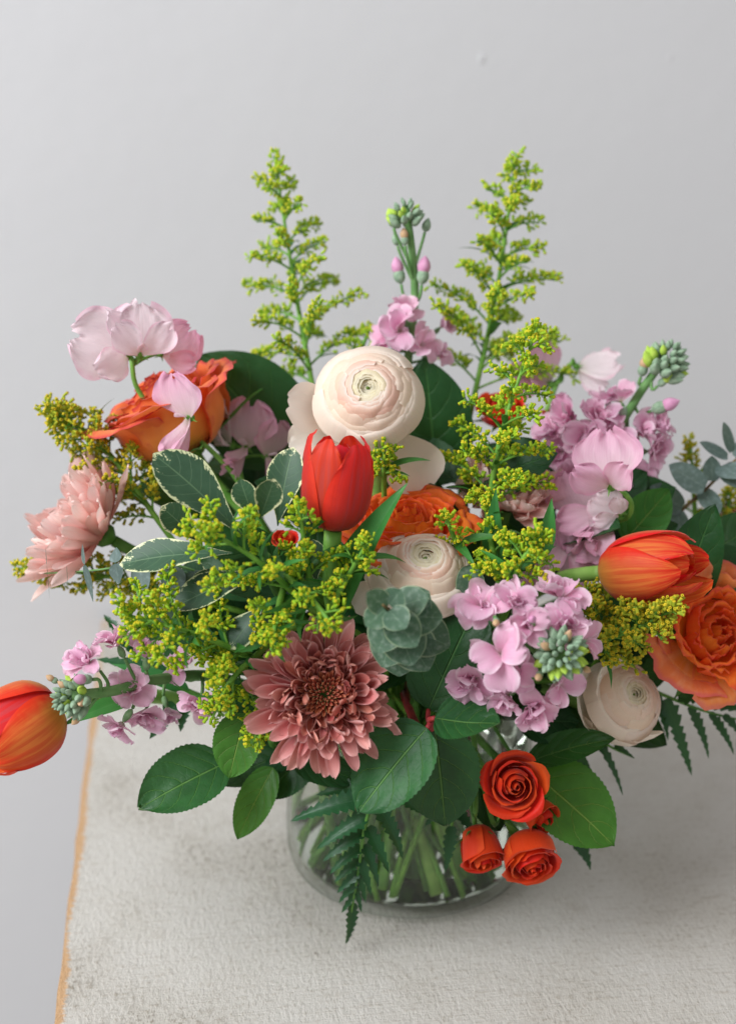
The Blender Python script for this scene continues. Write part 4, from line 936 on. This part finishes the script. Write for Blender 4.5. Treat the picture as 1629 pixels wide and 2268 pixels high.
# --- goldenrod
goldenrod('tall slender green goldenrod plume at the top left', P(607, 345, 0.10), P(700, 900, 0.05), P(655, 650, 0.08), 26, 0.052, 0.0040, 'gold_g', 81, 0.12, 9, 0.95, 0.65, 0.25)
goldenrod('tallest bushy goldenrod plume at the top right', P(1143, 340, 0.10), P(1040, 920, 0.05), P(1100, 640, 0.08), 30, 0.056, 0.0042, 'gold_g', 82, 0.12, 9, 0.95, 0.65, 0.25)
goldenrod('sharper goldenrod plume standing before the blush chrysanthemum', P(1190, 722, -0.01), P(1075, 1170, -0.04), P(1110, 960, -0.03), 22, 0.044, 0.0042, 'gold', 83, 0.05, 8, 1.0, 0.7, 0.25)
goldenrod('yellow goldenrod plume pointing up left below the orange rose', P(100, 898, 0.0), P(370, 1180, -0.02), P(225, 985, 0.0), 30, 0.032, 0.0040, 'gold_y', 84, 0.08, 5, 1.0, 1.0, 0.3)
goldenrod('low goldenrod plume reaching left under the peach chrysanthemum', P(32, 1258, -0.02), P(440, 1330, -0.03), P(230, 1275, -0.02), 26, 0.026, 0.0038, 'gold_y', 85, 0.10, 9, 1.0, 0.9, 0.3)
goldenrod('sharp goldenrod spray spread before the variegated leaves', P(412, 1150, -0.125), P(690, 1350, -0.11), P(560, 1235, -0.125), 11, 0.034, 0.0042, 'gold', 86, 0.05, 16, 0.95, 0.75, 0.3, 0.7, 0.5, 0.0)
goldenrod('goldenrod sprig rising beside the red tulip petals', P(660, 1110, -0.115), P(690, 1320, -0.11), None, 7, 0.018, 0.0040, 'gold', 87, 0.2, 5, 0.8, 0.9, 0.3)
goldenrod('small goldenrod sprig on the tulip leaf by the cream ranunculus', P(820, 1190, -0.115), P(740, 1330, -0.11), None, 7, 0.020, 0.0038, 'gold', 88, 0.2, 4, 0.8, 0.8, 0.3)
goldenrod('wide goldenrod plume at the left front above the lilac stock', P(270, 1360, -0.125), P(600, 1470, -0.11), P(420, 1400, -0.125), 16, 0.038, 0.0042, 'gold', 89, 0.08, 12, 1.0, 0.8, 0.3, 0.8, 0.6, 0.05)
goldenrod('goldenrod side spray hanging left of the mauve chrysanthemum', P(470, 1590, -0.13), P(580, 1440, -0.115), P(510, 1510, -0.125), 9, 0.026, 0.0040, 'gold', 90, 0.15, 5, 0.9, 0.6, 0.3)
goldenrod('tiny goldenrod sprig touching the lower left mauve petals', P(560, 1650, -0.135), P(590, 1560, -0.11), None, 5, 0.013, 0.0038, 'gold', 91, 0.3, 2, 0.9, 0.7, 0.4)
goldenrod('goldenrod sprig dangling over the top of the mauve chrysanthemum', P(742, 1395, -0.15), P(650, 1290, -0.12), P(705, 1345, -0.14), 6, 0.018, 0.0040, 'gold', 92, 0.2, 5, 0.9, 0.5, 0.3)
goldenrod('goldenrod sprig left of the mauve chrysanthemum top edge', P(600, 1440, -0.15), P(620, 1330, -0.12), None, 7, 0.020, 0.0038, 'gold', 93, 0.2, 4, 0.9, 0.5, 0.3)
goldenrod('goldenrod sprig above the facing lilac stock', P(1200, 1180, -0.11), P(1130, 1320, -0.10), P(1150, 1250, -0.11), 14, 0.028, 0.0042, 'gold', 94, 0.1, 4, 1.0, 0.5, 0.4)
goldenrod('fine goldenrod sprig beside the green eyed ranunculus', P(1090, 1090, -0.07), P(1100, 1270, -0.085), P(1085, 1180, -0.08), 7, 0.017, 0.0038, 'gold', 95, 0.1, 3, 0.9, 0.7, 0.4)
goldenrod('golden yellow plume pointing right over the white ranunculus', P(1502, 1345, -0.10), P(1270, 1440, -0.075), P(1385, 1400, -0.09), 18, 0.027, 0.0046, 'gold_y', 96, 0.0, 3, 1.2, 0.8, 0.4, 1.0, 1.0, 0.1)
goldenrod('dark goldenrod sprig behind the stock and the golden plume', P(1300, 1300, -0.07), P(1320, 1440, -0.06), None, 9, 0.026, 0.0042, 'gold_y', 97, 0.1, 2, 1.0, 0.6, 0.4)
goldenrod('goldenrod bit between large ranunculus and orange rose', P(850, 990, -0.05), P(850, 1080, -0.04), None, 7, 0.018, 0.0040, 'gold', 98, 0.1, 2, 1.0, 0.6, 0.4)
goldenrod('small blurred goldenrod tip over the large ranunculus', P(820, 725, 0.06), P(780, 820, 0.05), None, 6, 0.014, 0.0038, 'gold_g', 99, 0.2, 2, 1.0, 0.6, 0.4)
goldenrod('blurred goldenrod bits at the far right behind blue eucalyptus', P(1528, 975, 0.05), P(1540, 1180, 0.04), None, 8, 0.016, 0.0040, 'gold_y', 100, 0.1, 3, 1.0, 0.6, 0.4)
goldenrod('goldenrod sprig resting on the orange centre rose', P(985, 1140, -0.09), P(1020, 1230, -0.075), None, 4, 0.010, 0.0038, 'gold', 101, 0.2, 2, 1.0, 0.6, 0.4)
goldenrod('goldenrod tuft under the eucalyptus at the right picture edge', P(1620, 1090, 0.04), P(1590, 1200, 0.03), None, 8, 0.022, 0.0040, 'gold_y', 102, 0.1, 3, 1.0, 0.6, 0.4)

# --- variegated pittosporum
leafy('pittosporum_branch', 'variegated pittosporum sprig with cream edged grey green leaves, left of the tulip', 'foliage', P(590, 1230, -0.09),
    [(535, 1185, -0.10, 342, 1005, -0.09, 122, (0.15, 0.45, 0.85)), (515, 1225, -0.105, 266, 1248, -0.10, 92, (0, 0.6, 0.8)), (615, 1165, -0.095, 648, 992, -0.085, 88, (-0.2, 0.3, 0.9)), (565, 1150, -0.10, 532, 1062, -0.10, 62, (-0.3, 0.2, 0.9)),
     (575, 1150, -0.105, 607, 1062, -0.11, 66, (0.2, 0.3, 0.9)), (440, 1200, -0.085, 358, 1122, -0.085, 74, (0, 0.4, 0.9)), (590, 1265, -0.10, 383, 1345, -0.11, 96, (0.1, 0.7, 0.7)), (585, 1340, -0.11, 510, 1436, -0.12, 78, (-0.3, 0.4, 0.9)),
     (545, 1300, -0.095, 425, 1282, -0.10, 58, (0, 0.7, 0.7)), (700, 1290, -0.10, 690, 1195, -0.095, 60, (0, 0.3, 0.9)), (470, 1290, -0.08, 400, 1262, -0.08, 70, (0, 0.5, 0.8))], 'pitto', w_obov, arch=0.22, fold=0.10, ruff=0.02)
# --- salal
leafy('salal_branch', 'salal sprig of four broad green leaves at the front centre over the vase', 'foliage', P(955, 1598, -0.125),
    [(945, 1612, -0.130, 792, 1800, -0.145, 178, (-0.35, 0.25, 0.9), 'salal_bl'), (962, 1612, -0.124, 985, 1828, -0.135, 178, (0.15, 0.1, 1.0)), (962, 1590, -0.132, 1104, 1602, -0.145, 138, (0.1, 0.6, 0.75), None, {'twist': 0.3, 'arch': -0.2}), (948, 1572, -0.115, 1062, 1325, -0.10, 175, (-0.2, 0.15, 0.95), 'salal_dk')],
    'salal', w_ovate, pil=0.014, nv=44, nu=11, serr=0.035, stemmat='stem_red', petiole='stem_red', arch=0.12, fold=0.14, ruff=0.07)
leafy('salal_branch', 'salal sprig with broad leaves hanging at the lower left', 'foliage', P(600, 1630, -0.08),
    [(500, 1690, -0.10, 308, 1790, -0.12, 158, (-0.25, 0.45, 0.85)), (545, 1580, -0.11, 508, 1722, -0.12, 112, (-0.1, 0.2, 0.9), 'salal_lt'), (605, 1700, -0.09, 526, 1858, -0.105, 84, (-0.3, 0.1, 0.9), 'salal_lt', {'twist': 0.4}),
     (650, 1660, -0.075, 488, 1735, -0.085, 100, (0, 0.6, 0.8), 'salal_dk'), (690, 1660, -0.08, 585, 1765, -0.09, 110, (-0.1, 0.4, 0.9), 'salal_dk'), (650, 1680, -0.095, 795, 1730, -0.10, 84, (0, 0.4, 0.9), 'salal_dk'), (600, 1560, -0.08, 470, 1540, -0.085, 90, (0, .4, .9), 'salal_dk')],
    'salal', w_ovate, pil=0.014, nv=44, nu=11, serr=0.035, arch=0.15, fold=0.12, ruff=0.07)
leafy('salal_branch', 'light green salal leaves beside the vermilion spray roses, lower right', 'foliage', P(1130, 1680, -0.07),
    [(1180, 1712, -0.09, 1358, 1872, -0.115, 178, (0.1, 0.35, 0.9), 'salal_lt'), (1165, 1690, -0.085, 1360, 1636, -0.10, 92, (-0.1, 0.75, 0.6), 'salal', {'twist': -0.35}), (1060, 1700, -0.09, 1105, 1840, -0.10, 110, (0.3, 0.2, 0.9), 'salal_dk'), (1180, 1660, -0.07, 1310, 1750, -0.07, 120, (0, .5, .8), 'salal_dk'), (1150, 1600, -0.07, 1280, 1600, -0.07, 120, (0, .5, .8), 'salal_dk')],
    'salal', w_ovate, pil=0.014, nv=44, nu=11, serr=0.035, arch=0.15, fold=0.12, ruff=0.07)
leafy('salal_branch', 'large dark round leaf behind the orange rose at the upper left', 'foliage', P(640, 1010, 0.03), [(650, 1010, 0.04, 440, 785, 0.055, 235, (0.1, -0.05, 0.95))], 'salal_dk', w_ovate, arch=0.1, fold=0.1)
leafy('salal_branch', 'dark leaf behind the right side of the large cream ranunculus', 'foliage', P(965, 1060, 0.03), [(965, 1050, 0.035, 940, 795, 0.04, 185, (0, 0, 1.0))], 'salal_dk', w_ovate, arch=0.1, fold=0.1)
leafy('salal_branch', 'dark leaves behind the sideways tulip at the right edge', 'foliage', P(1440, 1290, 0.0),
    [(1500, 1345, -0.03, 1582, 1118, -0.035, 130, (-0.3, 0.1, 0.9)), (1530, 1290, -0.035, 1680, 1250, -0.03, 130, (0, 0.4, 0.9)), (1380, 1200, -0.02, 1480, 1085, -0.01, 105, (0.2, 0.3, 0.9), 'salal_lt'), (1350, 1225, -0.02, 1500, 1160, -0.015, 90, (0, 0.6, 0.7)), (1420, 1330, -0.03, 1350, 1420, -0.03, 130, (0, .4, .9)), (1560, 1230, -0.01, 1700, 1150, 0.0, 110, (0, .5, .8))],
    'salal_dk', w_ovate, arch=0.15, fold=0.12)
# leaves deep inside the bouquet, seen in the gaps between the flowers
def filler(label, cx, cz, cy, n, seed, rx=0.07):
    r = random.Random(seed); c = Vector((cx, cy, cz)); foot = foot_for(c)
    root = thing('salal_branch', label, 'foliage', foot)
    tube('stem', stem_to(c, Vector((0, 0.1, -1)), foot), [0.0016], M['stem_dk'], root)
    for i in range(n):
        a = i * 2.4 + r.uniform(-.3, .3); e = r.uniform(-0.6, 1.0)
        d = Vector((math.cos(a), math.sin(a), e)).normalized()
        s = c + d * 0.01; t = c + Vector((d.x * rx, d.y * rx * 0.7, d.z * rx * 0.8)) * r.uniform(0.8, 1.15)
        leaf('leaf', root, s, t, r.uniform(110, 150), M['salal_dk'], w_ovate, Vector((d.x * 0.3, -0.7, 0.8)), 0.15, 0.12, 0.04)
filler('dark salal leaves deep inside, left of the mauve chrysanthemum', -0.075, 0.155, -0.03, 9, 1)
filler('dark salal leaves deep inside, behind the round eucalyptus sprig', 0.01, 0.175, -0.03, 9, 2)
filler('dark salal leaves deep inside, under the facing lilac stock', 0.085, 0.135, -0.03, 9, 3)
filler('dark salal leaves deep inside, behind the red tulip stem', -0.03, 0.225, -0.01, 9, 4)
filler('dark salal leaves deep inside, left of the sideways tulip', 0.085, 0.215, 0.0, 9, 5)
filler('dark salal leaves at the back, below the pale sweet pea', -0.09, 0.22, 0.03, 7, 6)

filler('dark salal leaves deep inside, behind the front goldenrod spray', -0.065, 0.205, -0.045, 10, 7)
filler('dark salal leaves deep inside, above the lower left salal leaves', -0.10, 0.175, -0.035, 9, 8, 0.06)
filler('dark salal leaves deep inside, beside the orange centre rose', 0.03, 0.245, 0.0, 8, 9)

# --- tulip leaf blades standing alone
leafy('tulip_leaf', 'narrow green tulip leaf upright right of the green eyed ranunculus', 'foliage', P(1100, 1300, -0.07), [(1105, 1290, -0.075, 1097, 1083, -0.085, 62, (-0.5, 0.1, 0.8))], 'tleaf', w_lance, arch=0.1, fold=0.3)
leafy('tulip_leaf', 'small curled green leaf tip before the large pink sweet pea', 'foliage', P(1170, 1270, -0.075), [(1180, 1245, -0.08, 1222, 1108, -0.085, 46, (0.5, 0.1, 0.8), None, {'twist': 0.9, 'arch': 0.3})], 'tleaf', w_lance, fold=0.3)
leafy('tulip_leaf', 'rounded green leaf between the ranunculus and the facing stock', 'foliage', P(1040, 1340, -0.09), [(1045, 1345, -0.10, 1045, 1250, -0.105, 72, (-0.3, 0.3, 0.9), 'euc')], 'tleaf', w_round, arch=0.1, fold=0.1)

# --- eucalyptus
def euc(label, path, specs, mat, sr=0.0013, sm='stem_wood', wf=w_round, **kw):
    pts = [P(*q) for q in path]; foot = foot_for(pts[-1])
    root = thing('eucalyptus_branch', label, 'foliage', foot, 'eucalyptus sprigs')
    sp = [Vector(q) for q in spline(pts, 18)]
    tube('stem', sp + stem_to(sp[-1], sp[-1] - sp[-2], foot, 14)[1:], [sr * 0.5, sr, sr * 1.3], M[sm], root, 7)
    for s in specs:
        k2 = dict(arch=-0.08, fold=0.02, ruff=0.008, cup=0.15, nv=19); k2.update(kw)
        leaf('leaf', root, P(*s[:3]), P(*s[3:6]), s[6], M[mat], wf, sd(*s[7]) if len(s) > 7 else None, **k2)
    return root
def w_euc(v): return max(0.05, math.sin(PI * min(1, 0.06 + v * 0.94) ** 0.85) ** 0.55 * (1 if v < 0.7 else 1 - 0.35 * ((v - 0.7) / 0.3) ** 2))
euc('round leaved grey green eucalyptus tip right above the mauve chrysanthemum', [(848, 1340, -0.165), (870, 1358, -0.15), (905, 1400, -0.13), (940, 1450, -0.10)],
    [(855, 1346, -0.158, 812, 1312, -0.162, 58, (-.3, .4, .9)), (851, 1350, -0.160, 810, 1388, -0.166, 60, (-.4, 0, .9)), (862, 1340, -0.158, 888, 1306, -0.158, 58, (.1, .5, .9)), (862, 1352, -0.162, 898, 1392, -0.170, 66, (.2, -.1, .95)),
     (872, 1345, -0.150, 948, 1322, -0.152, 82, (.1, .5, .9)), (868, 1362, -0.156, 922, 1432, -0.165, 84, (.2, -.2, .95)), (866, 1366, -0.154, 836, 1446, -0.160, 84, (-.3, -.1, .95)), (885, 1362, -0.145, 980, 1368, -0.148, 96, (.2, .3, .9)), (880, 1378, -0.148, 912, 1474, -0.156, 104, (.1, -.2, .95)),
     (878, 1376, -0.144, 846, 1478, -0.148, 98, (-.3, 0, .95)), (900, 1385, -0.138, 995, 1432, -0.142, 104, (.3, .1, .9)), (893, 1397, -0.140, 948, 1485, -0.146, 104, (.2, -.1, .95)), (880, 1400, -0.136, 884, 1498, -0.138, 104, (-.1, 0, .95)), (905, 1350, -0.14, 950, 1310, -0.14, 80, (.2, .5, .8))], 'euc', wf=w_euc)
euc('thin blue grey eucalyptus leaves hanging in a row at the left', [(98, 1270, -0.045), (200, 1264, -0.060), (320, 1250, -0.080), (420, 1260, -0.085), (560, 1330, -0.075)],
    [(104, 1252, -0.075, 110, 1328, -0.075, 20, (-1, 0, .25)), (104, 1252, -0.075, 101, 1212, -0.075, 20, (-1, 0, .3)), (148, 1252, -0.078, 150, 1308, -0.078, 18, (-1, 0, .25)), (188, 1250, -0.080, 207, 1334, -0.085, 30, (-.7, 0, .6)), (186, 1250, -0.080, 183, 1204, -0.080, 26, (-.8, 0, .5)),
     (255, 1248, -0.080, 264, 1294, -0.085, 42, (-.5, 0, .8)), (256, 1246, -0.080, 258, 1212, -0.075, 36, (-.5, 0, .8)), (310, 1246, -0.080, 316, 1334, -0.090, 48, (-.3, .1, .9)), (380, 1252, -0.085, 390, 1330, -0.090, 60, (-.2, .2, .9)), (430, 1262, -0.085, 440, 1320, -0.090, 60, (0, .2, .9))], 'euc_blue', 0.0008, 'stem_grey', wf=w_lance)
euc('blue grey eucalyptus branch rising at the right picture edge', [(1660, 990, 0.02), (1610, 1035, 0.02), (1560, 1085, 0.015), (1500, 1140, 0.01), (1440, 1230, 0.0)],
    [(1620, 1000, 0.02, 1600, 935, 0.02, 36, (.4, .3, .8)), (1610, 1012, 0.02, 1548, 980, 0.02, 42, (0, .7, .7)), (1605, 1040, 0.02, 1650, 1085, 0.0, 60, (.2, .2, .9)), (1575, 1065, 0.015, 1575, 1010, 0.02, 48, (.3, .2, .9)), (1560, 1080, 0.01, 1480, 1030, 0.01, 62, (0, .3, .9)), (1555, 1085, 0.015, 1590, 1140, 0.0, 50, (.2, 0, .9)),
     (1510, 1125, 0.01, 1438, 1078, 0.0, 62, (0, .2, .9)), (1500, 1130, 0.01, 1510, 1210, -0.01, 50, (.2, 0, .9)), (1630, 1015, 0.02, 1680, 960, 0.02, 50, (0, .3, .9)), (1600, 1030, 0.02, 1640, 1060, 0.0, 66, (0, .3, .9))], 'euc_blue', wf=w_euc)

# --- leatherleaf fern
fern('dark green fern frond hanging in front of the vase', [(860, 1690, -0.10), (828, 1760, -0.112), (806, 1840, -0.112), (795, 1920, -0.108), (783, 1990, -0.104), (766, 2088, -0.096)],
    [(822, 1765, -0.110, 645, 1818, -0.11, 66, 10), (812, 1808, -0.111, 702, 1880, -0.114, 50, 8), (806, 1842, -0.110, 714, 1908, -0.114, 42, 7), (800, 1876, -0.108, 730, 1935, -0.112, 40, 6), (797, 1904, -0.107, 740, 1954, -0.110, 34, 5), (793, 1930, -0.106, 746, 1978, -0.108, 30, 4), (789, 1955, -0.105, 750, 2000, -0.106, 26, 4), (784, 1980, -0.103, 756, 2022, -0.104, 22, 3),
     (828, 1770, -0.112, 892, 1902, -0.118, 56, 9), (813, 1832, -0.111, 860, 1932, -0.118, 44, 5), (806, 1870, -0.109, 838, 1962, -0.114, 34, 4), (799, 1900, -0.108, 822, 1985, -0.112, 28, 4), (794, 1930, -0.106, 810, 2002, -0.108, 24, 3), (787, 1965, -0.104, 800, 2022, -0.105, 20, 3), (780, 2000, -0.102, 766, 2090, -0.097, 36, 7),
     (840, 1740, -0.105, 700, 1760, -0.10, 60, 9), (845, 1735, -0.105, 930, 1800, -0.105, 56, 8)], -0.11)
fern('fern frond hanging below the peach orange rose at the right', [(1380, 1500, -0.04), (1470, 1540, -0.045), (1560, 1575, -0.045), (1660, 1600, -0.04)],
    [(1472, 1548, -0.046, 1530, 1716, -0.05, 44, 9), (1525, 1565, -0.046, 1568, 1680, -0.05, 36, 7), (1570, 1580, -0.045, 1624, 1672, -0.05, 34, 7), (1600, 1585, -0.045, 1665, 1660, -0.05, 30, 6), (1500, 1545, -0.045, 1640, 1540, -0.05, 50, 9), (1560, 1560, -0.045, 1680, 1580, -0.05, 36, 7), (1450, 1540, -0.046, 1478, 1640, -0.05, 34, 6)], -0.05)
fern('thin fern tips hanging behind the white ranunculus', [(1230, 1560, -0.05), (1300, 1610, -0.055), (1345, 1650, -0.06), (1402, 1678, -0.06)],
    [(1310, 1620, -0.055, 1378, 1760, -0.065, 32, 8), (1360, 1650, -0.06, 1404, 1680, -0.062, 18, 4), (1280, 1600, -0.055, 1330, 1640, -0.06, 34, 6)], -0.06)
fern('fern tip poking out right of the light green salal leaf', [(1180, 1740, -0.075), (1250, 1830, -0.075), (1290, 1880, -0.075), (1306, 1925, -0.075)], [(1275, 1850, -0.075, 1307, 1925, -0.08, 40, 5), (1240, 1820, -0.075, 1290, 1900, -0.07, 34, 5)], -0.07)
fern('dark fern bits showing behind the sideways lilac stock', [(520, 1560, -0.05), (420, 1530, -0.055), (330, 1470, -0.05), (232, 1368, -0.03)],
    [(390, 1560, -0.06, 332, 1636, -0.07, 52, 6), (300, 1440, -0.045, 230, 1362, -0.03, 46, 6), (290, 1430, -0.045, 228, 1410, -0.03, 30, 5), (400, 1500, -0.05, 215, 1460, -0.05, 60, 8), (420, 1545, -0.055, 400, 1620, -0.065, 50, 6)], -0.05)
fern('dark fern leaflets behind the spray rose buds', [(1000, 1690, -0.07), (1005, 1780, -0.085), (995, 1860, -0.09), (985, 1930, -0.09)],
    [(1003, 1760, -0.085, 940, 1830, -0.09, 40, 6), (1003, 1780, -0.085, 1050, 1850, -0.09, 40, 6), (998, 1830, -0.09, 985, 1930, -0.092, 40, 7)], -0.09)
